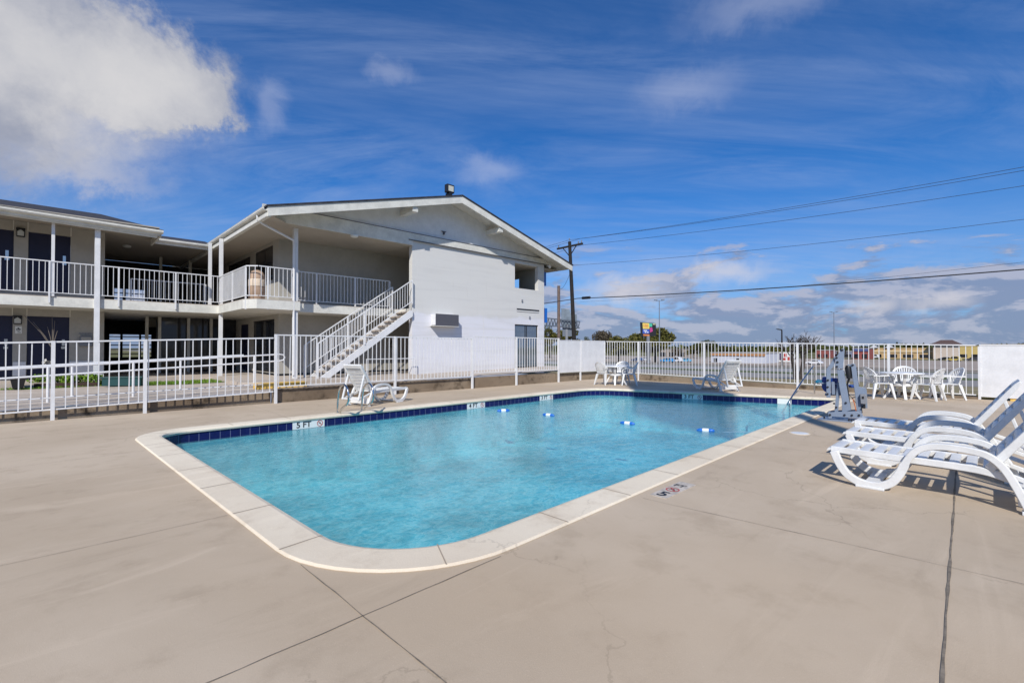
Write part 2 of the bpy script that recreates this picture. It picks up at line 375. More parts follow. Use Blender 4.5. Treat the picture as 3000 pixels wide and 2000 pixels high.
def thing(name, label, cat, group=None, base=(0, 0, 0), loc=None, rot=None):
    """site-frame thing when loc is None (base in site coordinates), else free standing at world loc"""
    o = bpy.data.objects.new(name, None); COL.objects.link(o); tag(o, label, cat, group); o.empty_display_size = .2
    if loc is None:
        ORG[o.name] = Vector(base); o.location = Wd(*base); o.rotation_euler = (0, 0, ROT)
    else:
        ORG[o.name] = Vector((0, 0, 0)); o.location = loc; o.rotation_euler = (0, 0, rot or 0)
    return o
def place(o, base=(0, 0, 0)):
    """puts a single-mesh object built in site coordinates into the site frame"""
    o.location = Wd(0, 0, 0); o.rotation_euler = (0, 0, ROT); return o
def copy_tree(o, parent=None):
    c = o.copy(); COL.objects.link(c); c.parent = parent
    for ch in [x for x in o.children]: copy_tree(ch, c)
    return c
def grp(o, label, loc, rz):
    o['label'] = label; o.location = loc; o.rotation_euler = (0, 0, rz); return o
idf = lambda u, v, w: (u, v, w)
xz = lambda u, v, w: (u, w, v)      # profile in x,z extruded along y
yz = lambda u, v, w: (w, u, v)      # profile in y,z extruded along x
def text_mesh(txt, size, name, m, parent, origin, ux, uy, depth=.003):
    cu = bpy.data.curves.new('txt', 'FONT'); cu.body = txt; cu.size = size; cu.align_x = 'CENTER'; cu.align_y = 'CENTER'; cu.extrude = 0; cu.offset = size*.02
    ob = bpy.data.objects.new('txt', cu); COL.objects.link(ob)
    me0 = bpy.data.meshes.new_from_object(ob.evaluated_get(bpy.context.evaluated_depsgraph_get()))
    bpy.data.objects.remove(ob); ux, uy, origin = Vector(ux), Vector(uy), Vector(origin); nn = ux.cross(uy).normalized()
    g = M(); g.add([origin+ux*v.co.x+uy*v.co.y+nn*depth for v in me0.vertices], [tuple(p.vertices) for p in me0.polygons])
    return g.build(name, m, parent, flat=True)
def smooth_path(pts, n=6):
    """Catmull-Rom through the points"""
    P = [Vector(p) for p in pts]; Q = [P[0]*2-P[1]]+P+[P[-1]*2-P[-2]]; o_ = []
    for i in range(1, len(Q)-2):
        for k in range(n):
            t = k/n; p0, p1, p2, p3 = Q[i-1:i+3]
            o_.append(.5*((2*p1)+(p2-p0)*t+(2*p0-5*p1+4*p2-p3)*t*t+(3*p1-p0-3*p2+p3)*t**3))
    return o_+[P[-1]]
# ================================================================== GROUND, DECK, POOL
def rounded(corners, seg=12):
    out_ = []; n = len(corners)
    for i, (x, y, r) in enumerate(corners):
        p = Vector((x, y)); a = (Vector(corners[i-1][:2])-p).normalized(); b = (Vector(corners[(i+1) % n][:2])-p).normalized()
        ang = a.angle(b); dd = r/tan(ang/2); c = p+(a+b).normalized()*(r/sin(ang/2)); s0 = p+a*dd; s1 = p+b*dd
        v0, v1 = s0-c, s1-c; tot = v0.angle(v1); sg = 1 if v0.x*v1.y-v0.y*v1.x > 0 else -1
        for k in range(seg+1):
            t = sg*tot*k/seg; out_.append((c.x+v0.x*cos(t)-v0.y*sin(t), c.y+v0.x*sin(t)+v0.y*cos(t)))
    return out_
def densify(poly, step=.25):
    o_ = []
    for i in range(len(poly)):
        p, q = Vector(poly[i]), Vector(poly[(i+1) % len(poly)]); k = max(1, int((q-p).length/step))
        for j in range(k): o_.append(tuple(p+(q-p)*j/k))
    return o_
def offset(poly, dist):
    o_ = []; n = len(poly)
    for i in range(n):
        a = Vector(poly[i])-Vector(poly[i-1]); b = Vector(poly[(i+1) % n])-Vector(poly[i])
        dd = (a.normalized()+b.normalized()).normalized(); o_.append((poly[i][0]+dd.y*dist, poly[i][1]-dd.x*dist))
    return o_
POOL = densify(rounded([(-8.62, -6.08, .42), (-8.38, -12.86, .82), (5.25, -12.62, .12), (3.29, -6.08, 1.0)]))
LIP = offset(POOL, 0.0); WALLP = offset(POOL, .035); COUT = offset(POOL, .34)
def ring(g, P0, z0, P1, z1):
    n = len(P0); k = len(g.v); g.v += [(x, y, z0) for x, y in P0]+[(x, y, z1) for x, y in P1]
    for i in range(n): j = (i+1) % n; g.f.append((k+i, k+j, k+n+j, k+n+i))
def fill(polys, z):
    bm = bmesh.new(); es = []
    for P in polys:
        vs = [bm.verts.new((x, y, z)) for x, y in P]
        for i in range(len(vs)): es.append(bm.edges.new((vs[i], vs[(i+1) % len(vs)])))
    bmesh.ops.triangle_fill(bm, use_beauty=True, use_dissolve=False, edges=es)
    g = M(); bm.verts.index_update(); g.v = [tuple(v.co) for v in bm.verts]; g.f = [tuple(v.index for v in f.verts) for f in bm.faces]; bm.free(); return g
DS0, DS1, DT0, DT1 = -22.0, 8.05, -26.0, -2.85
deck = fill([[(DS0, DT0), (DS1, DT0), (DS1, DT1), (DS0, DT1)], offset(POOL, .30)], 0.0)
ring(deck, offset(POOL, .30), -.12, offset(POOL, .30), 0.0)
o = place(deck.build('pool_deck', M_deck, flat=True)); tag(o, 'tan concrete pool deck with saw-cut joints', 'deck', kind='structure')
for p in o.data.polygons:
    if p.normal.z < -.5: p.flip()
# terrain around and beyond, one sheet with the deck and yard left out
g = M()
ss = [-3000, -600, -120, -22, 8.05, 9, 20, 40, 70, 100, 125, 149, 200, 400, 1000, 3000]; ts = [-3000, -800, -200, -80, -26, -2.85, 30, 80, 200, 800, 3000]
idx = {}
for i, s_ in enumerate(ss):
    for j, t_ in enumerate(ts): idx[i, j] = len(g.v); g.v.append((s_, t_, terr(s_)-.03))
for i in range(len(ss)-1):
    for j in range(len(ts)-1):
        if ss[i] >= -22 and ss[i+1] <= 8.05 and ts[j] >= -26 and ts[j+1] <= 30: continue
        g.f.append((idx[i, j], idx[i+1, j], idx[i+1, j+1], idx[i, j+1]))
tag(place(g.build('ground', M_ground, flat=True)), 'dry grass ground falling away to the far road', 'ground', kind='structure')
def courtz(s): return .2+(s+13)*.0125
g = M(); g.add([(-22, -2.7, courtz(-22)), (8.05, -2.7, courtz(8)), (8.05, 30, courtz(8)), (-22, 30, courtz(-22))], [(0, 1, 2, 3)])
tag(place(g.build('courtyard_paving', M_pave, flat=True)), 'pale concrete paving between motel and pool fence', 'paving', kind='structure')
# pool
pool = thing('swimming_pool', 'rectangular swimming pool with pale coping and navy tile band', 'swimming pool')
g = M(); ring(g, offset(POOL, .32), -.03, COUT, .004); ring(g, COUT, .004, offset(POOL, .325), .018); ring(g, offset(POOL, .325), .018, offset(POOL, .05), .022); ring(g, offset(POOL, .05), .022, offset(POOL, .012), .012)
ring(g, offset(POOL, .012), .012, LIP, -.012); ring(g, LIP, -.012, offset(POOL, .01), -.04); ring(g, offset(POOL, .01), -.04, WALLP, -.048)
g.build('coping', M_cope, pool, smooth=True)
per = [0.0]
for i in range(len(WALLP)): per.append(per[-1]+(Vector(WALLP[(i+1) % len(WALLP)])-Vector(WALLP[i])).length)
g = M(); n = len(WALLP)
for i in range(n):
    x0, y0 = WALLP[i]; x1, y1 = WALLP[(i+1) % n]; g.add([(x0, y0, -.21), (x1, y1, -.21), (x1, y1, -.045), (x0, y0, -.045)], [(0, 1, 2, 3)])
o = g.build('waterline_tile', M_tile, pool, flat=True); uvl = o.data.uv_layers.new(name='UVMap')
for p in o.data.polygons:
    for li, q in zip(p.loop_indices, [(0, 0), (1, 0), (1, 1), (0, 1)]): uvl.data[li].uv = ((per[p.index]+q[0]*(per[p.index+1]-per[p.index]))/.158, q[1])
g = M(); ring(g, offset(POOL, -.06), -1.25, WALLP, -.21)
k = len(g.v); g.v += [(x, y, -1.25) for x, y in offset(POOL, -.06)]; g.f.append(tuple(range(k, k+n)))
g.build('basin', M_basin, pool, flat=True)
stp = 1.0; acc = .4; tot = per[-1]; cop = [c_ for c_ in pool.children if c_.name.startswith('coping')][0]; M_gr = mat('grout', (.36, .29, .22), .9)
while acc < tot:
    i = max(j for j in range(n) if per[j] <= acc); a = Vector(POOL[i]); b = Vector(POOL[(i+1) % n]); f_ = (acc-per[i])/(per[i+1]-per[i]); p = a+(b-a)*f_; dd = (b-a).normalized(); nn = Vector((dd.y, -dd.x))
    q = p+nn*.02; e = p+nn*.335; h_ = dd*.0045
    M().add([(q.x-h_.x, q.y-h_.y, .0245), (q.x+h_.x, q.y+h_.y, .0245), (e.x+h_.x, e.y+h_.y, .0215), (e.x-h_.x, e.y-h_.y, .0215)], [(0, 1, 2, 3)]).build('coping_joint', M_gr, cop, flat=True); acc += stp+random.uniform(-.06, .06)
wt = fill([offset(POOL, .030)], -.19)
o = place(wt.build('pool_water', M_water, flat=True)); tag(o, 'turquoise water filling the swimming pool', 'water', kind='structure')
for p in o.data.polygons:
    if p.normal.z < 0: p.flip()
# steps inside the pool at the far right corner
g = M()
for k, (w, z0) in enumerate(((1.5, -.45), (1.15, -.75), (.8, -1.0))):
    g.box(4.2-.5*k+.55, 5.0-.0*k+.2-.0, -12.5, -12.5+1.9, -1.25, z0) if k == 0 else g.box(4.75-.33*k, 4.75-.33*(k-1)-.002, -12.5, -10.6, -1.25, z0)
g.build('step', M_basin, pool)
# depth markers on the tile band (face the water)
def nodive(parent, c, ux, uy, r):
    c, ux, uy = Vector(c), Vector(ux), Vector(uy); nn = ux.cross(uy).normalized(); g = M(); n_ = 24; k = 0
    vs = [];
    for rr in (r, r*.80):
        vs += [c+nn*.003+(ux*cos(2*pi*j/n_)+uy*sin(2*pi*j/n_))*rr for j in range(n_)]
    g.add(vs, [(j, (j+1) % n_, (j+1) % n_+n_, j+n_) for j in range(n_)])
    dq = (ux*-1+uy).normalized(); pq = nn.cross(dq)
    g.add([c+nn*.0045+dq*r*.85+pq*r*.09, c+nn*.0045-dq*r*.85+pq*r*.09, c+nn*.0045-dq*r*.85-pq*r*.09, c+nn*.0045+dq*r*.85-pq*r*.09], [(0, 1, 2, 3)])
    g.build('no_diving_ring', M_redink, parent, flat=True)
    g = M()   # little diver
    def q(u, v): return c+nn*.002+ux*u*r+uy*v*r
    g.add([q(-.15, .45), q(.02, .55), q(.12, .40), q(-.02, .30)], [(0, 1, 2, 3)]); g.add([q(-.1, .30), q(.1, .28), q(.45, -.15), q(.32, -.25)], [(0, 1, 2, 3)])
    g.add([q(-.1, .2), q(.0, .05), q(-.45, -.25), q(-.5, -.12)], [(0, 1, 2, 3)])
    g.build('diver_figure', M_ink, parent, flat=True)
def wall_marker(s, txt, w=.62, tpos=None, far=False):
    if not far:
        t = -6.045+.0; ux, uy = Vector((1, 0, 0)), Vector((0, 0, 1)); c = Vector((s, t-.006, -.122))
    else:
        sx = 3.29+(5.25-3.29)*((-6.08-s)/(6.54)); ux = Vector((5.25-3.29, -6.54, 0)).normalized(); uy = Vector((0, 0, 1)); c = Vector((sx+.027, s, -.122))
    nn = ux.cross(uy)
    g = M(); P = [c-ux*w/2-uy*.073, c+ux*w/2-uy*.073, c+ux*w/2+uy*.073, c-ux*w/2+uy*.073]
    g.add(P+[p-nn*.012 for p in P], [(0, 1, 2, 3), (4, 5, 6, 7), (0, 1, 5, 4), (1, 2, 6, 5), (2, 3, 7, 6), (3, 0, 4, 7)])
    mk = g.build('depth_marker', M_dtile, pool)
    text_mesh(txt, .155, 'depth_number', M_ink, mk, c-ux*w*.16, ux, uy, .003); nodive(mk, c+ux*w*.35, ux, uy, .06)
def spx(x, y, z=-.12): q = st(onz(x, y, z)); return q
s5 = ont(905, 1246, -6.05)[0]; s4 = ont(1395, 1194, -6.05)[0]; s3 = ont(1601, 1171, -6.05)[0]
wall_marker(s5, '5 FT'); wall_marker(s4, '4 FT', .6); wall_marker(s3, '3 FT', .6)
tf = spx(2011, 1165)[1]; wall_marker(tf, '3 FT', .6, far=True)
# skimmer mouth in the far wall
ts_ = spx(2279, 1180)[1]; sx = 3.29+1.96*((-6.08-ts_)/6.54); ux = Vector((1.96, -6.54, 0)).normalized(); c = Vector((sx+.02, ts_, -.125))
g = M(); g.bar(c-ux*.17, c+ux*.17, .02, .15); g.build('skimmer_mouth', M_dtile, pool)
# deck joints (saw cuts) and marks on the deck
def jl(g, a, b, w=.009, jit=.004, z=.004):
    a, b = Vector(a), Vector(b); L = (b-a).length; k = max(2, int(L/.12)); dd = (b-a).normalized(); nn = Vector((-dd.y, dd.x)); off = 0; P = []
    for i in range(k+1):
        off = off*.8+random.uniform(-jit, jit); ww = w*random.uniform(.45, 1.25); c = a+(b-a)*i/k+nn*off; P.append((c+nn*ww/2, c-nn*ww/2))
    for i in range(k):
        p, q = P[i], P[i+1]; g.add([(p[0].x, p[0].y, z), (p[1].x, p[1].y, z), (q[1].x, q[1].y, z), (q[0].x, q[0].y, z)], [(0, 1, 2, 3)])
g = M()
jl(g, (-16, -13.23), (-7.7, -13.22), .006); jl(g, (-8.70, -12.4), (-8.60, -20), .007); jl(g, (-14, -11.08), (-8.80, -11.06), .004)
jl(g, (-5.93, -13.25), (-5.55, -18), .005); jl(g, (-1.2, -15.19), (-10.5, -15.47), .014, .002); jl(g, (-2.6, -13.3), (-2.5, -15.19), .005)
jl(g, (5.6, -13.1), (7.0, -16.5), .008); jl(g, (1.2, -13.25), (3.2, -16.8), .006); jl(g, (-13, -7.6), (-8.95, -7.5), .004); jl(g, (-6.5, -5.7), (-6.4, -2.95), .004); jl(g, (.5, -5.7), (.6, -3.1), .004)
jl(g, (-3.6, -5.7), (-1.5, -5.6), .012, .01)
tag(place(g.build('deck_joint', M_joint, flat=True)), 'thin dark saw-cut joints across the deck', 'joint', kind='structure')
# depth marker set in the deck, near side
dm = thing('deck_depth_marker', 'white depth tile with a 5 and a no-diving symbol, set in deck by the coping', 'depth marker', base=(-5.5, -13.36, 0))
P = [onz(1916, 1450), onz(1962, 1458), onz(2027, 1420), onz(1980, 1414)]
c = (P[0]+P[2])/2; cs, ct = st(c)
uy = Vector((-.0, 1, 0)); g = M(); LX, LY = .62, .17
g.box(cs-LX/2, cs+LX/2, ct-LY/2, ct+LY/2, -.01, .006); g.build('tile', mat('worn_deck_tile', (.52, .46, .39), .6, var=.3, vs=14), dm)
text_mesh('5', .20, 'depth_number', M_ink, dm, (cs-.21, ct, .0065), (0, -1, 0), (1, 0, 0), .002)
nodive(dm, (cs-.02, ct, .006), (0, -1, 0), (1, 0, 0), .066)
text_mesh('FT', .11, 'unit_text', M_ink, dm, (cs+.15, ct+.01, .0065), (0, -1, 0), (1, 0, 0), .002)
P = onz(2343, 1269); cs, ct = st(P); sk = thing('skimmer_lid', 'round white lid set flush in deck beside the pool', 'lid', base=(cs, ct, 0))
M().lathe([(.125, -.01), (.125, .006), (.118, .009)], (cs, ct, 0), 28).build('lid', M_plast, sk)
M().lathe([(.15, -.01), (.15, .004), (.128, .005)], (cs, ct, 0), 28).build('rim', M_cope, sk)
# float line
fl = thing('float_line', 'rope with blue and white floats stretched across the pool', 'float rope')
Fp = [onz(1475, 1202, -.18), onz(1607, 1215, -.18), onz(1838, 1239, -.18), onz(2067, 1260, -.18)]
Fs = [st(p) for p in Fp]
pts = [(Fs[0][0]-.1, -6.05, -.12)]+[(s_, t_, -.185) for s_, t_ in Fs]+[(Fs[3][0]+.6, -12.83, -.1)]
M().tube([Vector(p)-Vector((0, 0, .022)) for p in smooth_path(pts, 4)], .004, 5).build('rope', M_rope, fl)
for i, (s_, t_) in enumerate(Fs):
    a = Vector(pts[i]); b = Vector(pts[i+2]); dd = (b-a).normalized()
    if i == 0: dd = Vector((.8, -.5, 0)).normalized()
    c = Vector((s_, t_, -.182))
    f_ = M().tube([c-dd*.16, c-dd*.14, c-dd*.09, c-dd*.05, c+dd*.05, c+dd*.09, c+dd*.14, c+dd*.16], [.010, .026, .038, .03, .03, .038, .026, .010], 12).build('float', M_float_b, fl, smooth=True)
    M().tube([c-dd*.06, c-dd*.05, c+dd*.05, c+dd*.06], [.03, .040, .040, .03], 12).build('float_band', M_float_w, f_, smooth=True)
# ================================================================== CURBS AND FENCES
def curbz(s): return .17+(s+13)*.0135
def wallrun(name, label, P, zt, th=.16, y=0):
    """low retaining wall along P (site pts); zt: list of top heights"""
    g = M()
    for i in range(len(P)-1):
        a, b = Vector(P[i]), Vector(P[i+1]); dd = (b-a).normalized(); nn = Vector((-dd.y, dd.x))
        vs = []
        for p, z in ((a, zt[i]), (b, zt[i+1])):
            for w, zz_ in ((0, -.05), (0, z), (th, z), (th, -.05)): q = p+nn*w; vs.append((q.x, q.y, zz_))
        g.add(vs, [(0, 1, 2, 3), (7, 6, 5, 4), (0, 4, 5, 1), (1, 5, 6, 2), (2, 6, 7, 3), (3, 7, 4, 0)])
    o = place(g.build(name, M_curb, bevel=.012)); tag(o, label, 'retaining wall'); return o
TL = lambda s: -2.86-(s+10)*.03    # line of the left fence posts
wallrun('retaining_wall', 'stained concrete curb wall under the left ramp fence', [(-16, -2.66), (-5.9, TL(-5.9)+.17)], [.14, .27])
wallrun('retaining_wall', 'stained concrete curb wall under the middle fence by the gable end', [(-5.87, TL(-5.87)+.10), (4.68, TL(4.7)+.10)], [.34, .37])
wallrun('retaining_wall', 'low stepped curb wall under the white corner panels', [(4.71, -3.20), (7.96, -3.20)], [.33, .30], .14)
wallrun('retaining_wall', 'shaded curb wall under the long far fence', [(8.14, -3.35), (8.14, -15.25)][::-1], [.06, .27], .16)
def fence(name, label, P, top, bot, posts, footz=0.0, sp=.118, side=Vector((0, 0)), post_w=.06, group='white picket fence runs around the pool'):
    """P: (s,t) end points; top/bot: heights at the ends; posts: fractions"""
    a, b = Vector(P[0]), Vector(P[1]); L = (b-a).length
    o = thing(name, label, 'fence', group, base=(a.x, a.y, 0))
    at = lambda f, z=0: Vector((a.x+(b.x-a.x)*f, a.y+(b.y-a.y)*f, z)); zt = lambda f: top[0]+(top[1]-top[0])*f; zb = lambda f: bot[0]+(bot[1]-bot[0])*f
    M().bar(at(0, zt(0)), at(1, zt(1)), .035, .03).build('top_rail', M_white, o); M().bar(at(0, zb(0)), at(1, zb(1)), .03, .025).build('bottom_rail', M_white, o)
    fs = sorted(set(posts+[0, 1])); k = int(L/sp)
    pick = [(i+.5)/k for i in range(k)]
    for q in range(len(fs)-1):
        g = M()
        for f_ in pick:
            if fs[q] < f_ < fs[q+1] and min(abs(f_-p)*L for p in fs) > .045:
                ln = random.gauss(0, .009); p0, p1 = at(f_, zb(f_)), at(f_, zt(f_)); p1.x += ln; p1.y += ln*.5
                g.bar(p0, p1, .0165, .0165, up=(0, 1, 0))
        g.build('picket_panel', M_white, o)
    for f_ in posts:
        M().bar(at(f_, footz), at(f_, zt(f_)+.02), post_w, post_w, up=(0, 1, 0)).build('post', M_white, o)
    return o
L0, L1, L2, L3 = -14.2, -5.90, .355, 4.735
zA0 = ont(0, 1004, TL(-10.9)); zA1 = ont(797, 990, TL(-5.9)); bA0 = ont(0, 1211, TL(-10.9)); bA1 = ont(797, 1147, TL(-5.9))
lin = lambda p, q, s: p[1]+(q[1]-p[1])*(s-p[0])/(q[0]-p[0])
fence('pool_fence', 'white picket fence at left with a ramp handrail behind it', [(L0, TL(L0)), (L1, TL(L1))], (lin(zA0, zA1, L0), lin(zA0, zA1, L1)), (lin(bA0, bA1, L0), lin(bA0, bA1, L1)),
      [0, (-9.83-L0)/(L1-L0), (ont(425, 1150, TL(-8))[0]-L0)/(L1-L0)], 0.0, .157)
# the mid post of run A stops at the curb
zB0 = ont(806, 981, TL(-5.85)); zB1 = ont(1370, 991, TL(.35)); bB0 = ont(806, 1132, TL(-5.85)); bB1 = ont(1370, 1102.6, TL(.35))
fence('pool_fence', 'white picket fence in front of the outdoor stairs', [(L1+.06, TL(L1)), (L2, TL(L2))], (zB0[1], zB1[1]), (bB0[1], bB1[1]), [0, (-2.57-L1)/(L2-L1), 1], 0.0, .13)
zC0 = ont(1376, 985, TL(.4)); zC1 = ont(1644, 992, TL(4.7)); bC0 = ont(1376, 1092, TL(.4)); bC1 = ont(1644, 1082, TL(4.7))
fence('pool_fence', 'short white picket fence below the slot vents at the end of the white gable wall', [(L2+.07, TL(L2)), (L3, TL(L3))], (zC0[1], zC1[1]), (bC0[1], bC1[1]), [(2.37-L2)/(L3-L2), 1], 0.0, .128)
fence('pool_fence', 'long white picket fence at the far end of the pool, road behind', [(8.0, -3.36), (8.0, -15.2)], (1.66, 1.455), (.33, .115), [(-4.98+3.36)/-11.84, (-7.80+3.36)/-11.84, (-10.95+3.36)/-11.84, (-13.35+3.36)/-11.84], 0.0, .125)
def panel(label, P, z0, z1, posts):
    a, b = Vector(P[0]), Vector(P[1]); dd = (b-a).normalized(); nn = Vector((-dd.y, dd.x)); o = thing('privacy_panel', label, 'fence panel', 'solid white panels in the pool fence', base=(a.x, a.y, 0))
    M().bar((a.x, a.y, (z0[0]+z1[0])/2), (b.x, b.y, (z0[1]+z1[1])/2), .03, z1[0]-z0[0]).build('panel', M_white, o)
    M().bar((a.x, a.y, z1[0]+.015), (b.x, b.y, z1[1]+.015), .045, .03).build('top_rail', M_white, o)
    for f_ in posts:
        p = a+(b-a)*f_; M().bar((p.x, p.y, 0), (p.x, p.y, z1[0]-.02), .055, .055, up=(0, 1, 0)).build('post', M_white, o)
    return o
panel('solid white fence panel joining the short picket fence', [(4.79, -3.3), (6.18, -3.3)], (.37, .36), (1.66, 1.67), [.99])
panel('solid white fence panel next to the corner of the long far fence', [(6.24, -3.3), (7.97, -3.3)], (.36, .35), (1.67, 1.66), [.985])
panel('tall white panel standing at the right edge of the pool area', [(8.0, -15.27), (8.0, -19.5)], (.075, .05), (1.44, 1.42), [.0, .5, .98])
M_yw = thing('parking_bumper', 'yellow painted bumper lying at the foot of the right-hand panel', 'bumper', base=(7.8, -15.1, 0))
a = onz(2862, 1164); b = onz(2935, 1170); sa, ta = st(a); sb, tb = st(b)
g = M(); g.prism([(-.07, 0), (.07, 0), (.05, .07), (-.05, .07)], lambda u, v, w: (sa+(sb-sa)*w+u, ta+(tb-ta)*w, v), 0, 1.0); g.build('bumper', M_yellow, M_yw)
a = onz(2960, 1174); sa, ta = st(a)
yw2 = thing('parking_bumper', 'second yellow bumper, partly hidden behind the raised lounger backs', 'bumper', base=(sa, ta, 0))
g = M(); g.prism([(-.07, 0), (.07, 0), (.05, .07), (-.05, .07)], lambda u, v, w: (sa+u, ta-w, v), 0, 1.6); g.build('bumper', M_yellow, yw2)
# ramp handrail behind the left fence
rh = thing('ramp_handrail', 'white double-pipe handrail along the ramp behind the left fence', 'handrail')
tR = -1.6; za = lambda s: .955+(s+10.588)*(1.208-.955)/(10.588-5.165); zb_ = lambda s: za(s)-.185
g = M(); path = [(-14, tR, za(-14)), (-5.3, tR, za(-5.3)), (-5.2, tR, za(-5.2)-.02), (-5.16, tR, za(-5.2)-.09), (-5.2, tR, zb_(-5.2)+.02), (-5.3, tR, zb_(-5.3)), (-14, tR, zb_(-14))]
g.tube([Vector(p) for p in path], .021, 8); g.build('rail', M_white, rh, smooth=True)
M().tube([(-14, tR+1.15, za(-14)), (-5.9, tR+1.15, za(-5.9))], .021, 8).build('rail', M_white, rh)
for x_ in (141, 391, 745): s_ = ont(x_, 1080, tR)[0]; M().tube([(s_, tR, courtz(s_)-.02), (s_, tR, za(s_))], .026, 8).build('post', M_white, rh)
for s_ in (-9.5, -7.4): M().tube([(s_, tR+1.15, courtz(s_)-.02), (s_, tR+1.15, za(s_))], .026, 8).build('post', M_white, rh)
M().tube([(-14, tR-.5, courtz(-14)+.12), (-5.9, tR-.5, courtz(-5.9)+.14)], .014, 6).build('kick_rail', M_white, rh)
# ================================================================== MOTEL
mot = thing('motel_building', 'two-storey white motel with balcony, outdoor stairs and low gable roof', 'building')
FL, SOF, RT = 2.9, 5.30, 3.918          # balcony floor, soffit, rail height
BT = 2.33                               # back wall line of the stair hall
# --- gable end wall with recess and door opening
SR = 7.57
def wbox(g, s0, s1, z0, z1, t0=0.0, t1=.22): return g.box(s0, s1, t0, t1, z0, z1)
g = M(); zt_ = 5.50
wbox(g, 0, 5.53, ZB-.3, zt_); wbox(g, 5.53, 7.14, 2.47, 4.165); wbox(g, 5.53, 7.14, 5.33, zt_); wbox(g, 7.14, SR, ZB-.3, zt_-.0)
g.build('gable_wall', M_wall, mot)
g = M(); g.box(7.37, SR-.002, .22, 14, ZB-.3, 4.165); g.box(7.37, SR-.002, .22, 1.55, 4.165, SOF); g.box(7.37, SR-.002, 3.2, 14, 4.165, SOF); g.box(7.37, SR-.002, 1.55, 3.2, 4.95, SOF)
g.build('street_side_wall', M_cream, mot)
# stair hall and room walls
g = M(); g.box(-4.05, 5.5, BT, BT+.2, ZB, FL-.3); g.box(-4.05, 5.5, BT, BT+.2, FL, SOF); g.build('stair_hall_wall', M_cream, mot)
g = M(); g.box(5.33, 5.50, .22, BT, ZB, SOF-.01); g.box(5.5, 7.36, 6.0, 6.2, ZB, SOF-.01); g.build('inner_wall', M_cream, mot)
# room wall along the side balcony (plane s=-4.05) with openings
def wall_open(name, const, openings, u0, u1, z0, z1, th, m, axis='s'):
    """a wall with rectangular openings built of boxes; openings (ua,ub,za,zb) sorted by u"""
    g = M(); cur = u0
    def bx(a, b, c, d_):
        if b-a < .002 or d_-c < .002: return
        if axis == 's': g.box(const, const+th, a, b, c, d_)
        else: g.box(a, b, const, const+th, c, d_)
    for ua, ub, zc, zd in sorted(openings): bx(cur, ua, z0, z1); bx(ua, ub, z0, zc); bx(ua, ub, zd, z1); cur = ub
    bx(cur, u1, z0, z1); g.build(name, m, mot)
W1 = [(2.98, 5.15, 3.88, 5.18), (5.75, 9.2, 3.35, 5.15)]; W0 = [(2.78, 5.35, ZB+.02, 2.44), (5.95, 7.15, ZB, 2.36)]
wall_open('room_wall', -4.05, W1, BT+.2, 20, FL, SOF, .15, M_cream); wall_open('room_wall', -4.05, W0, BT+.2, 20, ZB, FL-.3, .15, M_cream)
M_pane = mat('window_glass', (.02, .022, .026), .05, spec=.6); M_mirror = mat('reflective_glass', (.26, .32, .38), .04, metal=.75)
M_curt = mat('curtain', (.10, .09, .085), .9, var=.3, vs=6)
def window(ax, const, u0, u1, z0, z1, mull=(), tr=(), inset=.05, glass=None, th=.05, name='window', fm=None):
    fr = M(); fm = fm or M_darkf
    def bx(g, a, b, c, d_, e=0.0, w=th):
        if ax == 's': g.box(const+inset-e, const+inset+w-e, a, b, c, d_)
        else: g.box(a, b, const+inset-e, const+inset+w-e, c, d_)
    bx(fr, u0, u0+.05, z0, z1); bx(fr, u1-.05, u1, z0, z1); bx(fr, u0+.05, u1-.05, z0, z0+.05); bx(fr, u0+.05, u1-.05, z1-.05, z1)
    for m_ in mull: bx(fr, m_-.02, m_+.02, z0+.05, z1-.05, -.002, th-.004)
    for q in tr: bx(fr, u0+.05, u1-.05, q-.02, q+.02, -.004, th-.008)
    w_ = fr.build(name, fm, mot)
    gl = M(); bx(gl, u0+.045, u1-.045, z0+.045, z1-.045, -.012, .012); gl.build('pane', glass or M_pane, w_)
    return w_
window('s', -4.05, 2.98, 5.15, 3.88, 5.18, (4.1,)); window('s', -4.05, 5.75, 9.2, 3.35, 5.15, (6.8, 8.0)); window('s', -4.05, 2.78, 5.35, ZB+.02, 2.44, (4.3,))
def door(ax, const, u0, u1, z0, z1, m, handle_u, plate=None):
    g = M(); lay = lambda a, b, c, d_, w0, w1: g.box(const+w0, const+w1, a, b, c, d_) if ax == 's' else g.box(a, b, const+w0, const+w1, c, d_)
    lay(u0, u1, z0, z1, .05, .09); dd = g.build('door', m, mot)
    g = M(); g2 = (lambda a, b, c, d_, w0, w1: g.box(const+w0, const+w1, a, b, c, d_) if ax == 's' else g.box(a, b, const+w0, const+w1, c, d_))
    g2(handle_u-.05, handle_u+.05, z0+.95, z0+1.02, .0, .05); g2(handle_u-.035, handle_u+.035, z0+1.05, z0+1.25, .04, .052); g.build('handle', M_steel, dd); return dd
door('s', -4.05, 5.95, 7.15, ZB, 2.36, M_navy, 6.1)
door('t', BT-.04, -.10, .52, ZB, 2.16, M_black, .45)
M_shut = mat('slat_shutter', (.012, .014, .022), .5)
# left wing front wall t=5.4
WL = 5.4; S1 = -8.585
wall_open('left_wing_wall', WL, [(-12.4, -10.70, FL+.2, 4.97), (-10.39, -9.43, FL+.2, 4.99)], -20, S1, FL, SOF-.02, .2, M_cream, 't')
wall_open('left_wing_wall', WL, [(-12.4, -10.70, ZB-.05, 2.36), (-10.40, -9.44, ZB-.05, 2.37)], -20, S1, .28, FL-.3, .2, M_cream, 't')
for z0, z1 in ((FL+.2, 4.98), (ZB-.05, 2.365)):
    for u0, u1 in ((-12.4, -10.70), (-10.395, -9.435)):
        door('t', WL, u0, u1, z0, z1, M_navy, u1-.14)
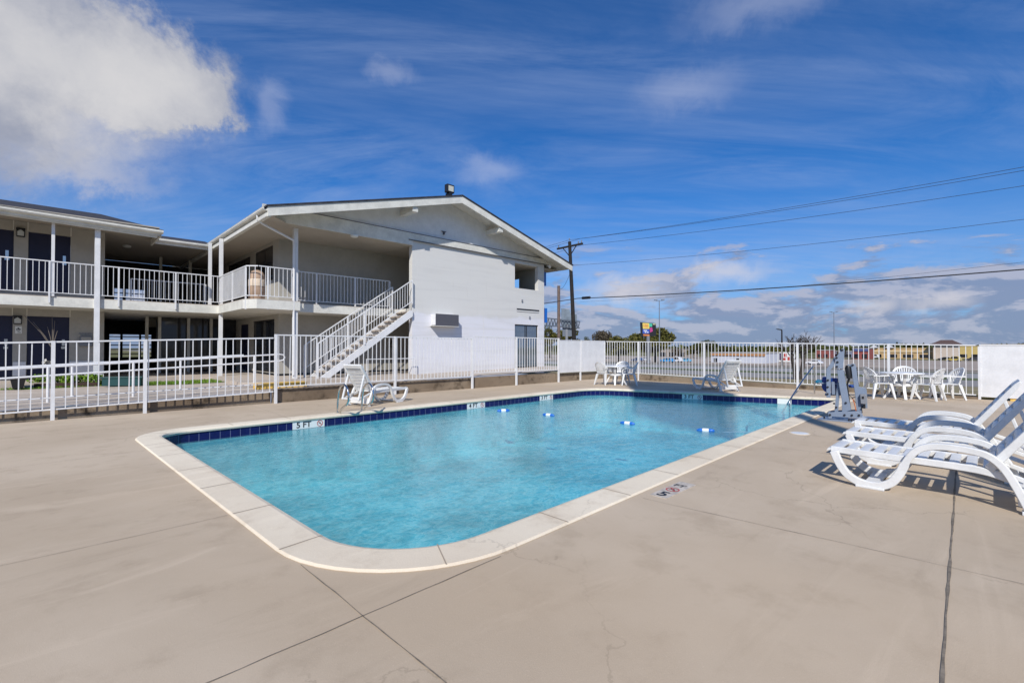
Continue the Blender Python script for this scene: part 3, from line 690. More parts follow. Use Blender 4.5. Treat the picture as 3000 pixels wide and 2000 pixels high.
# white wainscot strip on the ground floor and thin vertical battens
for u0, u1 in ((-10.69, -10.41), (-9.43, S1)): M().box(u0, u1, WL-.02, WL, .28, .95).build('wainscot', M_white, mot)
g = M()
for u in (-10.71, -10.40, -9.425):
    g.box(u-.012, u+.012, WL-.015, WL, 5.0, SOF-.02); g.box(u-.012, u+.012, WL-.015, WL, 2.38, FL-.3)
g.build('batten', M_trim, mot)
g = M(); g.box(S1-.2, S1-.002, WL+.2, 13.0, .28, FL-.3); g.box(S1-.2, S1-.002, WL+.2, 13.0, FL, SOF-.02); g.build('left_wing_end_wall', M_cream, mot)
# back of the breezeway: dark storefront with openings to daylight behind
TB = 12.0
lo = [(-8.0, -7.62), (-7.54, -6.95), (-6.88, -6.5)]
ops = [(a, b, .95, 1.98) for a, b in lo]
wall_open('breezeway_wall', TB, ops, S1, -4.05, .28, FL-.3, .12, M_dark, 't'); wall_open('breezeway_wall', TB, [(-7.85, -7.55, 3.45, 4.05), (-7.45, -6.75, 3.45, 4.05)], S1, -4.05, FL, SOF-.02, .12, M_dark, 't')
for a, b in lo: window('t', TB, a, b, .95, 1.98, (), (1.08, 1.25, 1.42, 1.62, 1.84), name='window', glass=mat('clear_glass', (.5, .6, .62), .05) if False else None, fm=M_darkf) if False else None
g = M()
for a, b in lo:
    for q in (1.10, 1.30, 1.50, 1.72, 1.88): g.box(a, b, TB+.02, TB+.08, q-.022, q+.022)
for a, b in ((-7.85, -7.55), (-7.45, -6.75)):
    for q in (3.62, 3.85): g.box(a, b, TB+.02, TB+.08, q-.02, q+.02)
g.build('louvre', M_shut, mot)
g = M()
for x_ in (680/5.228+300, 875/5.228+300, 1318/5.228+300, 1665/5.228+300):
    s_ = ont(x_, 950, 7.6)[0]
    if s_ < -4.3: M().box(s_-.05, s_+.05, 7.55, 7.65, .3, FL-.3).build('post', M_trim, mot)
for x_ in (1580/3.357, 1870/3.357):
    s_ = ont(x_, 780, 9.5)[0]; M().box(s_-.05, s_+.05, 9.45, 9.55, FL, SOF-.02).build('post', M_trim, mot)
g = M(); g.box(-6.85, -4.06, 7.72, 7.76, .38, FL-.3); gz = g.build('storefront_glass', M_pane, mot)
for s_ in (-6.85, -6.1, -5.3, -4.6): M().box(s_-.03, s_+.03, 7.68, 7.718, .38, FL-.3).build('mullion', M_darkf, gz)
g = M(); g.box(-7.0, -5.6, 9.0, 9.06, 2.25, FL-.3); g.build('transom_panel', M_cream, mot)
# floors: balcony slabs
def slab(name, P, z0, z1, m): g = M(); g.prism(P, idf, z0, z1); g.build(name, m, mot)
BF = [(-20, 3.80), (-5.62, 3.80), (-5.62, .75), (-5.35, .30), (-4.05, .30), (-3.92, .92), (-.003, .92), (-.003, BT), (-4.05, BT), (-4.05, TB), (S1, TB), (S1, WL), (-20, WL)]
slab('balcony_floor', BF, FL-.30, FL-.02, M_trim)
slab('balcony_topping', [(s_, t_) for s_, t_ in BF], FL-.019, FL, M_pave)
slab('upper_floor', [(.0, .225), (5.3, .225), (5.3, BT-.003), (0, BT-.003)], FL-.3, FL, M_trim)
slab('upper_floor', [(5.505, .225), (7.36, .225), (7.36, 5.99), (5.505, 5.99)], FL-.3, FL, M_pave)
# dark line where the slab meets the walls below and the walkway slab on the ground
slab('walkway', [(-20, 3.7), (-5.9, 3.7), (-5.9, -.3), (-4.6, -1.0), (-.6, -1.0), (-.005, -1.0), (-.005, BT-.002), (-4.055, BT-.002), (-4.055, 20), (S1, 20), (S1, WL-.022), (-20, WL-.022)], .1, .38, M_pave)
# soffits
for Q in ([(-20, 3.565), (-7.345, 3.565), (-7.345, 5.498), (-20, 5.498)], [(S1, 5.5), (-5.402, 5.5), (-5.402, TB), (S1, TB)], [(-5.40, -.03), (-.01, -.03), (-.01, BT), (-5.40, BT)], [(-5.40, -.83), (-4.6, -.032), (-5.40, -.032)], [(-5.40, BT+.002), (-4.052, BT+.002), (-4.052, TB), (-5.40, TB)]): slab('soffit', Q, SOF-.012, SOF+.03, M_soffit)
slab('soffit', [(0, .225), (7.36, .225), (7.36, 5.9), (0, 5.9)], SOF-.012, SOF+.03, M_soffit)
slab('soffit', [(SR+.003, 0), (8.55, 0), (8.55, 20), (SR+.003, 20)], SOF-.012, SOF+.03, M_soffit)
# --- roof of the gable wing
RS0, RS1, RA, ZE, ZR, OV = -5.42, 8.66, 1.70, 5.46, 7.36, -.92
sl_ = (ZR-ZE)/(RA-RS0)
def roofslab(name, s0, z0, s1, z1, t0, t1, th, m, lift=0.0):
    g = M(); g.add([(s0, t0, z0+lift), (s1, t0, z1+lift), (s1, t1, z1+lift), (s0, t1, z0+lift), (s0, t0, z0+lift-th), (s1, t0, z1+lift-th), (s1, t1, z1+lift-th), (s0, t1, z0+lift-th)],
                   [(0, 1, 2, 3), (7, 6, 5, 4), (0, 4, 5, 1), (1, 5, 6, 2), (2, 6, 7, 3), (3, 7, 4, 0)]); g.build(name, m, mot)
roofslab('roof', RS0-.04, ZE-.01, RA, ZR, OV-.03, 24, .05, M_shingle, .055); roofslab('roof', RS1+.04, ZE-.01, RA, ZR, OV-.03, 24, .05, M_shingle, .055)
# under-boarding of the overhang
roofslab('roof_deck', RS0+.02, ZE, RA, ZR, OV+.055, 24, .04, M_trim, .002); roofslab('roof_deck', RS1-.02, ZE, RA, ZR, OV+.055, 24, .04, M_trim, .002)
# rake fascia boards
def rake(s0, z0, s1, z1): 
    g = M(); hgt = .27; g.add([(s0, OV, z0-hgt), (s1, OV, z1-hgt), (s1, OV, z1), (s0, OV, z0), (s0, OV+.05, z0-hgt), (s1, OV+.05, z1-hgt), (s1, OV+.05, z1), (s0, OV+.05, z0)],
          [(0, 1, 2, 3), (4, 5, 6, 7), (0, 1, 5, 4), (1, 2, 6, 5), (2, 3, 7, 6), (3, 0, 4, 7)]); g.build('rake_board', M_trim, mot)
rake(RS0, ZE, RA, ZR); rake(RS1, ZE, RA+.001, ZR)
# gable triangle above the beam
g = M(); zb0 = 5.50; tri = [(RS0+1.0, zb0+.02), (RS1-.7, zb0+.02), (RA, ZR-.06)]
g.prism([(RS0+.25, 5.52), (RS1-.25, 5.52), (RA, ZR-.05)], xz, .02, .14); g.build('gable_panel', M_white, mot)
# beam across the gable (white band), slightly proud of the wall
g = M(); g.box(-.0, SR+.05, -.06, .018, 5.50, 5.76); g.build('gable_beam', M_trim, mot); M().box(RS0+.12, -.002, -.06, .018, SOF-.01, 5.76).build('gable_beam', M_trim, mot)
g = M(); g.box(-4.8, SR+.05, -.075, -.055, 5.755, 5.775); g.box(-.2, SR+.05, -.09, -.055, 5.47, 5.498); g.build('drip_edge', M_acgrey, mot)
for s_ in (-.42, 3.85):
    zc = ZE+sl_*(RA-RS0-abs(s_-RA))-.30; M().box(s_-.11, s_+.11, OV+.02+.04, .02, zc-.16, zc+.02).build('lookout_beam', M_trim, mot)
# eave fascia + gutters
def gutter(P, z, r=.07, name='gutter'):
    a, b = Vector(P[0]), Vector(P[1]); dd = (b-a).normalized(); nn = Vector((dd.y, -dd.x, 0)) if len(dd) == 3 else None
    a = Vector((a.x, a.y, z[0])); b = Vector((b.x, b.y, z[1])); dd = (b-a).normalized(); nn = Vector((dd.y, -dd.x, 0)).normalized()
    prof = [(0, 0), (.10, .02), (.125, .06), (.115, .085), (.125, .11), (.115, .115), (.10, .09), (.09, .03), (0, .02)]
    g = M(); g.prism(prof, lambda u, v, w: tuple(a+(b-a)*w+nn*u+Vector((0, 0, v))), 0, 1); g.build(name, M_trim, mot)
def fascia(P, z, h):
    a = Vector((P[0][0], P[0][1], z[0]+h/2)); b = Vector((P[1][0], P[1][1], z[1]+h/2)); M().bar(a, b, .04, h).build('fascia', M_trim, mot)
fascia([(RS0+.02, OV+.055), (RS0+.02, 14)], (5.29, 5.29), .15); gutter([(RS0, 14), (RS0, OV+.02)], (5.34, 5.34))
fascia([(RS1-.02, OV+.055), (RS1-.02, 14)], (5.29, 5.29), .15)
M().box(-5.45, -5.33, -.9, 14, 5.18, 5.285).build('eave_beam', M_trim, mot)
# downpipe from left gutter to the tall pillar
g = M(); g.tube([Vector(p) for p in ((RS0-.06, -.15+.0, 5.36), (RS0-.04, -.13, 5.22), (RS0+.1, -.08, 5.14), (-4.27, .30, 4.86), (-4.24, .33, 4.75), (-4.24, .33, .5))], .035, 8); g.build('downpipe', M_white, mot, smooth=True)
# left wing roof (hip at its right end)
g = M(); e0, e1 = 5.36, 5.22
V = [(-20, 3.46, 5.42), (-7.24, 3.46, 5.235), (-7.24, 12.5, 5.95), (-20, 12.5, 5.42), (-20, 8.0, 6.42), (-8.55, 8.0, 6.42)]
g.add(V, [(0, 1, 5, 4), (1, 2, 5), (2, 3, 4, 5)]); V2 = [(x, y, z-.05) for x, y, z in V]; g.add(V2, [(4, 5, 1, 0), (5, 2, 1), (5, 4, 3, 2), ]); g.build('left_wing_roof', M_shingle, mot)
g = M(); g.add([(-20, 3.52, 5.34), (-7.3, 3.52, 5.17), (-7.3, 3.56, 5.17), (-20, 3.56, 5.34), (-20, 3.52, 5.20), (-7.3, 3.52, 5.04), (-7.3, 3.56, 5.04), (-20, 3.56, 5.20)], [(0, 1, 2, 3), (7, 6, 5, 4), (0, 4, 5, 1), (1, 5, 6, 2), (2, 6, 7, 3), (3, 7, 4, 0)]); g.build('fascia', M_trim, mot)
gutter([(-20, 3.52), (-7.26, 3.52)], (5.27, 5.10))
M().bar((-20, 3.62, 5.32), (-7.4, 3.62, 5.04), .10, .12).build('eave_beam', M_trim, mot)
M().bar((-7.32, 3.52, 5.13), (-7.32, 5.5, 5.13), .05, .20).build('fascia', M_trim, mot)
# recessed roof between the wings
g = M(); V = [(-7.4, 5.45, 5.33), (-5.35, 5.45, 5.33), (-4.9, 9.5, 6.2), (-7.4, 9.5, 6.2)]; g.add(V, [(0, 1, 2, 3)]); g.add([(x, y, z-.05) for x, y, z in V], [(3, 2, 1, 0)]); g.build('link_roof', M_shingle, mot)
M().box(-7.3, -5.46, 5.48, 5.52, 5.12, 5.30).build('fascia', M_trim, mot); gutter([(-7.3, 5.48), (-5.5, 5.48)], (5.20, 5.20))
# pillars
def pillar(s, t, z0, z1, w=.10, name='pillar'): return M().box(s-w/2, s+w/2, t-w/2, t+w/2, z0, z1).build(name, M_white, mot)
pillar(-4.17, .42, ZB-.2, SOF-.01, .13); pillar(-8.86, 3.78, .25, 5.1, .13); pillar(-5.52, 3.83, .2, SOF-.01, .11); pillar(-5.64, 4.9, FL, SOF-.01, .10)
pillar(-9.84, 3.80, FL, 5.12, .075); 
# railings
def railing(P, z0, z1, sp=.125, posts=(), foot=.42, name='balcony_railing', posth=None):
    a, b = Vector(P[0]), Vector(P[1]); L = (b-a).length; k = int(L/sp); g = M()
    g.bar((a.x, a.y, z1[0]), (b.x, b.y, z1[1]), .035, .03); g.bar((a.x, a.y, z0[0]), (b.x, b.y, z0[1]), .028, .022)
    for i in range(1, k+1):
        f_ = (i-.5)/k; p = a+(b-a)*f_; g.bar((p.x, p.y, z0[0]+(z0[1]-z0[0])*f_), (p.x, p.y, z1[0]+(z1[1]-z1[0])*f_), .015, .015, up=(0, 1, 0))
    r_ = g.build(name, M_white, mot)
    for f_ in posts:
        p = a+(b-a)*f_; zz0 = z0[0]+(z0[1]-z0[0])*f_; zz1 = z1[0]+(z1[1]-z1[0])*f_
        M().bar((p.x, p.y, zz0-foot), (p.x, p.y, zz1), .042, .042, up=(0, 1, 0)).build('railing_post', M_white, r_)
zr0 = FL+.10
railing([(-20, 3.76), (-8.93, 3.76)], (zr0, zr0), (RT, RT), posts=[1-.98/11.07], foot=.30)
railing([(-8.80, 3.76), (-5.58, 3.76)], (zr0, zr0), (RT, RT), posts=[.14, .60], foot=.32)
railing([(-5.56, 3.72), (-5.56, .62)], (zr0, zr0), (RT, RT), posts=[.5, .985], foot=.42, sp=.11)
railing([(-5.56, .60), (-5.30, .36)], (zr0, zr0), (RT, RT), foot=.2)
railing([(-5.28, .34), (-4.25, .34)], (zr0, zr0), (RT, RT), posts=[0.25], foot=.42)
railing([(-4.08, .36), (-3.98, .96)], (zr0, zr0), (RT, RT), foot=.2)
railing([(-3.96, .98), (-.40, .98)], (zr0, zr0), (RT+.06, RT+.06), posts=[.20, .60, 1], foot=.30)
railing([(-7.9, 5.3), (-5.7, 5.3)], (zr0, zr0), (RT-.15, RT-.15), posts=[0, 1], foot=0)
# staircase
T0, T1 = -.07, .82; sb_, zb_s = -3.56, .38; se, ze = -.03, FL
slp = (ze-zb_s)/(se-sb_)
def stringer(t):
    g = M(); h = .25; g.prism([(sb_, zb_s+.02), (sb_+.32, zb_s), (se, ze-.32), (se, ze-.12), (se-.10, ze-.10)], xz, t-.03, t+.03); return g
sc_ = stringer(T0).build('staircase', M_white, mot)
stringer(T1).build('stringer', M_white, sc_)
NT_ = 13
for i in range(NT_):
    s_ = sb_+.15+(se-sb_-.1)*i/NT_; z_ = zb_s+(ze-zb_s)*(i+1)/(NT_+1)+.04
    M().box(s_, s_+.27, T0+.03, T1-.03, z_-.045, z_).build('tread', M_pave, sc_)
def stair_rail(t, s0, s1):
    z_t = lambda s: 1.534+(s+3.61)*(3.955-1.534)/3.56; z_b = lambda s: z_t(s)-.80
    g = M(); g.bar((s0, t, z_t(s0)), (s1, t, z_t(s1)), .035, .035); g.bar((s0, t, z_b(s0)), (s1, t, z_b(s1)), .025, .025); k = int((s1-s0)/.105)
    for i in range(1, k): s_ = s0+(s1-s0)*i/k; g.bar((s_, t, z_b(s_)), (s_, t, z_t(s_)), .014, .014, up=(0, 1, 0))
    r_ = g.build('stair_railing', M_white, sc_)
    for f_, lw in ((0, 1.12), (.46, 1.15), (1, .9)):
        s_ = s0+(s1-s0)*f_; M().bar((s_, t, z_t(s_)-lw if f_ else zb_s), (s_, t, z_t(s_)), .045, .045, up=(0, 1, 0)).build('newel_post', M_white, sc_)
stair_rail(T0-.03, -3.63, -.06); stair_rail(T1+.03, -3.70, -.36)
# guard rail under the stairs
g = M(); g.tube([(-2.0, -.25, .3), (-2.0, -.25, .98), (-.06, -.25, .98), (-.06, -.25, .3)], .018, 6); g.build('guard_rail', M_white, mot)
# yellow painted curb edge
a = st(onz(750, 1126, .36)); b = st(onz(910, 1117, .40))
cu_ = thing('painted_curb', 'yellow painted curb step at the foot of the tall pillar', 'curb', base=(a[0], a[1], 0))
g = M(); g.box(-6.0, -4.72, -2.05, -1.72, .30, ZB-.01); g.build('curb', M_yellow, cu_)
# street side door at ground right
window('t', 0, 5.55, 7.12, ZB, 2.465, (6.28, 6.38, ), (), inset=.06, th=.06, name='entrance_door', glass=M_mirror)
for u in (6.30, 6.36): pass
g = M(); g.box(5.66, 7.20, -.012, .0, 3.155, 3.215); g.box(5.66, 7.20, -.008, 0, 3.06, 3.075); g.build('slot_vent', M_black, mot)
g = M(); g.box(0, 5.52, -.004, 0, 2.205, 2.213); g.box(3.62, 3.63, -.004, 0, 1.5, 2.9); g.box(3.3, 4.9, -.004, 0, 1.83, 1.838); g.build('paint_seam', M_trim, mot)
bs_ = ont(1601, 925, .3); M().box(7.575, bs_[0], .25, .35, ont(1600, 945, .3)[1], ont(1600, 903, .3)[1]).build('blue_sign_edge', M_float_b, mot)
M().box(7.575, bs_[0]-.08, .25, .35, ont(1600, 838, .3)[1], ont(1600, 798, .3)[1]).build('blue_sign_edge', M_float_b, mot)
# --- small fixtures
ac = thing('air_conditioner', 'grey-fronted wall air conditioner in the white gable wall', 'air conditioner', base=(1.5, 0, 2.3))
q = ons(1278, 918, 0)
AX0, AX1, AZ0, AZ1 = .86, 2.0, 2.27, 2.70
M().box(AX0, AX1, -.30, 0, AZ0, AZ1).build('case', M_white, ac, bevel=.008)
M().box(AX0+.012, AX1+.004, -.312, -.301, AZ0-.02, AZ1+.015).build('grille', M_acgrey, ac)
M().box(AX0-.05, AX1+.02, -.325, 0, AZ0-.04, AZ0-.022).build('drip_tray', M_trim, ac)
fld = thing('floodlight', 'black floodlight standing on the roof ridge of the gable', 'floodlight', base=(1.2, -.8, 7.3))
zf = ZE+sl_*(RA-RS0-.45)+.06
g = M(); g.box(1.02, 1.36, -.86, -.66, zf+.10, zf+.42); g.build('housing', M_black, fld, bevel=.02)
M().box(1.07, 1.31, -.868, -.861, zf+.15, zf+.36).build('lens', mat('lamp_lens', (.55, .55, .48), .2), fld)
M().box(1.12, 1.26, -.85, -.6, zf-.01, zf+.10).build('bracket', M_black, fld)
def wall_lamp(s, z, label):
    l = thing('wall_lamp', label, 'lamp', 'square wall lanterns between the doors', base=(s, WL, z))
    M().box(s-.09, s+.09, WL-.05, WL-.001, z-.12, z+.12).build('backplate', M_black, l); M().prism([(s-.07, z-.09), (s+.07, z-.09), (s+.07, z+.03), (s, z+.09), (s-.07, z+.03)], xz, WL-.13, WL-.055).build('shade', mat('frosted_glass', (.5, .52, .5), .4), l)
    M().box(s-.10, s+.10, WL-.15, WL-.001, z+.10, z+.14).build('cap', M_black, l)
s_, z_ = ont(61, 683, WL); wall_lamp(s_, z_, 'black framed wall lantern on the upper balcony wall')
s_, z_ = ont(52, 938, WL); wall_lamp(s_, z_, 'black framed wall lantern by the ground floor doors')
s_, z_ = ont(54, 966, WL); sg = thing('direction_sign', 'small white plaque with a black accessibility symbol and arrow', 'sign', base=(s_, WL, z_))
M().box(s_-.07, s_+.07, WL-.012, WL-.001, z_-.11, z_+.11).build('plaque', M_dtile, sg)
g = M(); n_ = 16
g.add([(s_+cos(2*pi*j/n_)*r, WL-.015, z_+.01+sin(2*pi*j/n_)*r) for r in (.045, .03) for j in range(n_)], [(j, (j+1) % n_, (j+1) % n_+n_, j+n_) for j in range(n_)])
g.box(s_-.012, s_+.008, WL-.016, WL-.0125, z_+.0, z_+.07); g.box(s_-.01, s_+.05, WL-.016, WL-.0125, z_+.005, z_+.02); g.box(s_-.02, s_+.03, WL-.016, WL-.0125, z_-.085, z_-.07); g.add([(s_+.03, WL-.015, z_-.095), (s_+.055, WL-.015, z_-.0775), (s_+.03, WL-.015, z_-.06)], [(0, 1, 2)])
g.build('symbol', M_ink, sg, flat=True)
s_, z_ = ont(252, 999, WL); ph = thing('wall_box', 'grey box on the ground floor wall near the tall post', 'wall box', base=(s_, WL, z_))
M().box(s_-.16, s_+.16, WL-.14, WL-.001, z_-.17, z_+.17).build('case', M_grey, ph, bevel=.02); M().box(s_-.12, s_+.12, WL-.15, WL-.141, z_-.02, z_+.13).build('cover', M_cream, ph)
s_, z_ = ont(251, 977, WL); npl = thing('wall_plaque', 'narrow grey plaque with small lettering above the wall box', 'sign', base=(s_, WL, z_)); M().box(s_-.17, s_+.17, WL-.01, WL-.001, z_-.03, z_+.03).build('plaque', mat('grey_print', (.3, .3, .3), .6, var=.5, vs=60), npl)
def bulkhead(s, t, z, label, r=.13):
    l = thing('ceiling_light', label, 'ceiling light', 'round lights under the soffits', base=(s, t, z)); M().lathe([(r, 0), (r, -.05), (r*.75, -.075), (.02, -.08)], (s, t, z), 20).build('diffuser', M_dtile, l, smooth=True)
P = onz(1038, 689, SOF-.012); a = st(P); bulkhead(a[0], a[1], SOF-.013, 'round light under the soffit over the stair balcony')
P = onz(372, 719, SOF-.012); a = st(P); bulkhead(a[0], a[1], SOF-.013, 'round light under the soffit of the dark breezeway')
s_, z_ = ont(1300, 681, -.0); hk = thing('wall_bracket', 'small grey bracket with a thin cable on the gable panel', 'bracket', base=(s_, 0, z_))
M().prism([(s_-.12, z_+.04), (s_+.12, z_+.04), (s_+.04, z_), (s_+.02, z_-.09), (s_-.04, z_-.09), (s_-.02, z_)], xz, -.04, .018).build('bracket', M_acgrey, hk)
for x_, y_, lb in ((1529, 881, 'small grey fitting on the white wall below the recess'), (1551, 930, 'small round grey fitting above the glass entrance')):
    s_, z_ = ont(x_, y_, 0); ft = thing('wall_fitting', lb, 'wall fitting', base=(s_, 0, z_)); M().lathe([(.045, 0), (.045, .04), (.02, .06)], (0, 0, 0), 12).build('cap', M_grey, None) if False else M().box(s_-.04, s_+.04, -.05, -.001, z_-.06, z_+.06).build('cap', M_grey, ft, bevel=.015)
s_, z_ = ont(1600, 778, -.35); sc2 = thing('security_camera', 'small white dome fitting under the right eave of the gable', 'camera', base=(s_, -.35, z_))
M().lathe([(.01, -.10), (.06, -.07), (.075, -.02), (.075, .04), (.03, .05)], (SR+.2, -.2, SOF+.10), 14).build('dome', M_white, sc2, smooth=True); M().bar((SR+.2, -.2, SOF+.13), (SR+.2, .02, SOF+.13), .04).build('arm', M_white, sc2)
# bin on the balcony
bn = thing('litter_bin', 'beige domed litter bin on the upper balcony corner', 'bin', base=(-5.2, .78, FL))
M().lathe([(.21, 0), (.225, .02), (.24, .35), (.235, .42)], (-5.2, .82, FL), 20).build('barrel', M_beige, bn, smooth=True); M().lathe([(.245, .425), (.245, .62), (.225, .66)], (-5.2, .82, FL), 20).build('collar', mat('pale_beige', (.62, .50, .38), .6), bn, smooth=True)
M().lathe([(.225, .665), (.22, .80), (.16, .90), (.06, .95), (.01, .955)], (-5.2, .82, FL), 20).build('lid', M_beige, bn, smooth=True)
# ================================================================== POOLSIDE FURNITURE
def make_lounger(name='sun_lounger'):
    r = bpy.data.objects.new(name, None); COL.objects.link(r); ORG[r.name] = Vector((0, 0, 0)); r.empty_display_size = .2
    tag(r, 'x', 'sun lounger', 'white plastic sun loungers around the pool')
    side = smooth_path([(.035, .325), (.085, .20), (.155, .10), (.26, .043), (.40, .038), (.50, .09), (.565, .19), (.61, .30), (.665, .40), (.75, .468), (.88, .492), (1.05, .485), (1.17, .452), (1.26, .36), (1.33, .22), (1.41, .02)], 4)
    n = len(side); ws = [.075 if i < n*.45 else .06 for i in range(n)]
    for sg in (-1, 1):
        y0 = sg*.315
        M().ribbon(side, ws, xz, y0-.024, y0+.024).build('side_frame', M_plast, r, smooth=True, bevel=.007)
        M().ribbon(smooth_path([(0, .335), (.3, .33), (.7, .325), (1.1, .315), (1.3, .27)], 4), .062, xz, y0-sg*.05-.018, y0-sg*.05+.018).build('seat_rail', M_plast, r, smooth=True, bevel=.006)
    g = M(); x = .0
    for k in range(11):
        g.prism([(x, .335), (x+.004, .349), (x+.039, .353), (x+.074, .349), (x+.078, .335), (x+.039, .338)], xz, -.262, .262); x += .113
    g.prism([(-.035, .318), (-.02, .345), (.0, .352), (.0, .325)], xz, -.30, .30)
    g.build('seat', M_plast, r, smooth=True)
    bk = M(); hx, hz_ = 1.17, .335; ca, sa = cos(radians(55)), sin(radians(55))
    bf = lambda u, v, w: (hx+u*ca-v*sa, w, hz_+u*sa+v*ca)
    for sg in (-1, 1): bk.prism([(0, -.03), (.72, -.02), (.79, .0), (.80, .02), (.74, .035), (0, .035)], bf, sg*.262-.03, sg*.262+.03)
    bk.prism([(.70, -.02), (.79, -.01), (.80, .02), (.70, .035)], bf, -.235, .235)
    u = .02
    for k in range(7): bk.prism([(u, .0), (u, .022), (u+.04, .034), (u+.08, .022), (u+.08, .0)], bf, -.235, .235); u += .096
    bk.build('backrest', M_plast, r, smooth=True, bevel=.006)
    g = M()
    for sg in (-1, 1): g.bar(bf(.52, -.02, sg*.262), (1.66, sg*.262, .17), .045, .03); g.bar((1.66, sg*.262, .17), (1.30, sg*.262, .30), .03, .04)
    g.bar((1.64, -.26, .19), (1.64, .26, .19), .04, .03); g.build('back_support', M_plast, r, bevel=.005)
    for sg in (-1, 1):
        M().box(.22, .45, sg*.315-.035, sg*.315+.035, 0, .022).build('foot', M_plast, r, bevel=.005); M().box(1.36, 1.48, sg*.315-.04, sg*.315+.04, 0, .03).build('foot', M_plast, r, bevel=.005)
    M().box(1.34, 1.38, -.30, .30, .06, .20).build('crossbar', M_plast, r, bevel=.005); M().box(.28, .40, -.30, .30, .03, .05).build('crossbar', M_plast, r, bevel=.005)
    return r
rl = atan2(-B.y, -B.x)
lg = make_lounger(); grp(lg, 'nearest of the three white plastic loungers on the right, casting a striped shadow', Wd(-3.72, -14.33), rl)
l2 = copy_tree(lg); grp(l2, 'middle one of the three white plastic loungers on the right side', Wd(-2.5, -14.24), rl)
l3 = copy_tree(lg); grp(l3, 'lounger at right closest to the pool lift, farthest of the row of three', Wd(-1.38, -14.14), rl)
# the two on the far side of the pool: root is the foot end
def far_lounger(src, label, head_c, ang):
    """head_c: point under the middle of the rear legs; ang: direction from head to foot"""
    dd = Vector((cos(ang), sin(ang), 0)); return grp(copy_tree(src), label, head_c+dd*1.42, ang+pi)
hc = (onz(1010, 1189)+onz(1088, 1189))/2; far_lounger(lg, 'white lounger standing by itself behind the pool ladder, below the stairs', hc, radians(62))
hc = (onz(2112, 1147)+onz(2163, 1146))/2; far_lounger(lg, 'white lounger standing alone against the long far fence', hc, radians(106))
def make_chair():
    r = bpy.data.objects.new('plastic_chair', None); COL.objects.link(r); ORG[r.name] = Vector((0, 0, 0)); r.empty_display_size = .2
    tag(r, 'x', 'chair', 'white plastic garden chairs')
    g = M(); g.prism([(.21, -.23), (.24, -.12), (.245, 0), (.24, .12), (.21, .23), (-.19, .20), (-.20, 0), (-.19, -.20)], idf, .405, .425); g.prism([(.20, .395), (.235, .395), (.245, .41), (.225, .428), (.2, .425)], xz, -.21, .21); g.build('seat', M_plast, r, bevel=.006)
    lean = lambda z: -.20-(z-.42)*.34
    arch = smooth_path([(-.19, .42), (-.235, .55), (-.255, .66), (-.20, .765), (-.10, .82), (0, .835), (.10, .82), (.20, .765), (.255, .66), (.235, .55), (.19, .42)], 4)
    g = M(); g.ribbon(arch, .045, lambda u, v, w: (lean(v)-abs(u)**2*-.9+w, u, v), -.012, .012)
    for k in range(9):
        y = (k-4)*.045; zt = .80-abs(y)**2*2.2; yb = y*.85
        g.bar((lean(.43)+yb*yb*.9, yb, .43), (lean(zt)+y*y*1.2*.9, y*1.2, zt), .026, .010, up=(1, 0, .3))
    g.bar((lean(.47), -.18, .47), (lean(.47), .18, .47), .014, .035)
    g.build('backrest', M_plast, r, smooth=True)
    for sg in (-1, 1):
        pth = smooth_path([(-.27, .63), (-.12, .625), (.08, .635), (.19, .62), (.235, .56), (.235, .42)], 4)
        M().ribbon(pth, .03, lambda u, v, w: (u, sg*(.262+w), v), -.022, .022).build('armrest', M_plast, r, smooth=True)
    for sx in (-1, 1):
        for sy in (-1, 1):
            p = Vector((sx*.185, sy*.195, .41)); q = Vector((sx*.185+(.075 if sx > 0 else -.10), sy*.265, 0)); g = M(); v = []
            for c, w in ((p, .038), (q, .020)):
                for a_, b_ in ((-1, -1), (1, -1), (1, 1), (-1, 1)): v.append((c.x+a_*w, c.y+b_*w, c.z))
            g.add(v, [(3, 2, 1, 0), (4, 5, 6, 7), (0, 1, 5, 4), (1, 2, 6, 5), (2, 3, 7, 6), (3, 0, 4, 7)]); g.build('leg', M_plast, r, bevel=.006)
    return r
def make_table():
    r = bpy.data.objects.new('plastic_table', None); COL.objects.link(r); ORG[r.name] = Vector((0, 0, 0)); r.empty_display_size = .2
    tag(r, 'x', 'table', 'round white plastic tables')
    M().lathe([(.10, .685), (.44, .685), (.475, .675), (.485, .69), (.475, .712), (.44, .718), (.05, .716)], n=36).build('tabletop', M_plast, r, smooth=True)
    for k in range(4):
        a = pi/4+k*pi/2; c, s_ = cos(a), sin(a); fn = lambda u, v, w: (u*c-w*s_, u*s_+w*c, v)
        M().ribbon(smooth_path([(.36, .685), (.30, .52), (.22, .38), (.28, .20), (.40, .0)], 4), [.05]*17, fn, -.03, .03).build('leg', M_plast, r, smooth=True)
    M().lathe([(.20, .33), (.23, .36), (.23, .40), (.20, .42)], n=20).build('brace_ring', M_plast, r, smooth=True)
    return r
ch = make_chair(); tb = make_table()
def put_chair(label, x, y, ang, first=[True]):
    c = ch if first[0] else copy_tree(ch); first[0] = False; return grp(c, label, (x, y, 0), ang)
TRx, TRy = 10.62, 12.85
grp(tb, 'round white plastic table near the right-hand panel, ringed by four chairs', (TRx, TRy, 0), .3)
put_chair('white plastic chair on the left side of the right-hand table, seen side-on', 10.12, 13.02, -.15)
put_chair('white plastic chair behind the right-hand table with its fan back facing the camera', 11.20, 13.45, atan2(-.75, -.6))
put_chair('white plastic chair in front of the right-hand table, its back to the camera', 11.03, 12.52, radians(118))
put_chair('white plastic chair at the right-hand end of the right-hand table', 11.72, 12.72, radians(165))
t2 = copy_tree(tb); grp(t2, 'round white plastic table in the far corner beside the white panels', (3.86, 17.55, 0), .5)
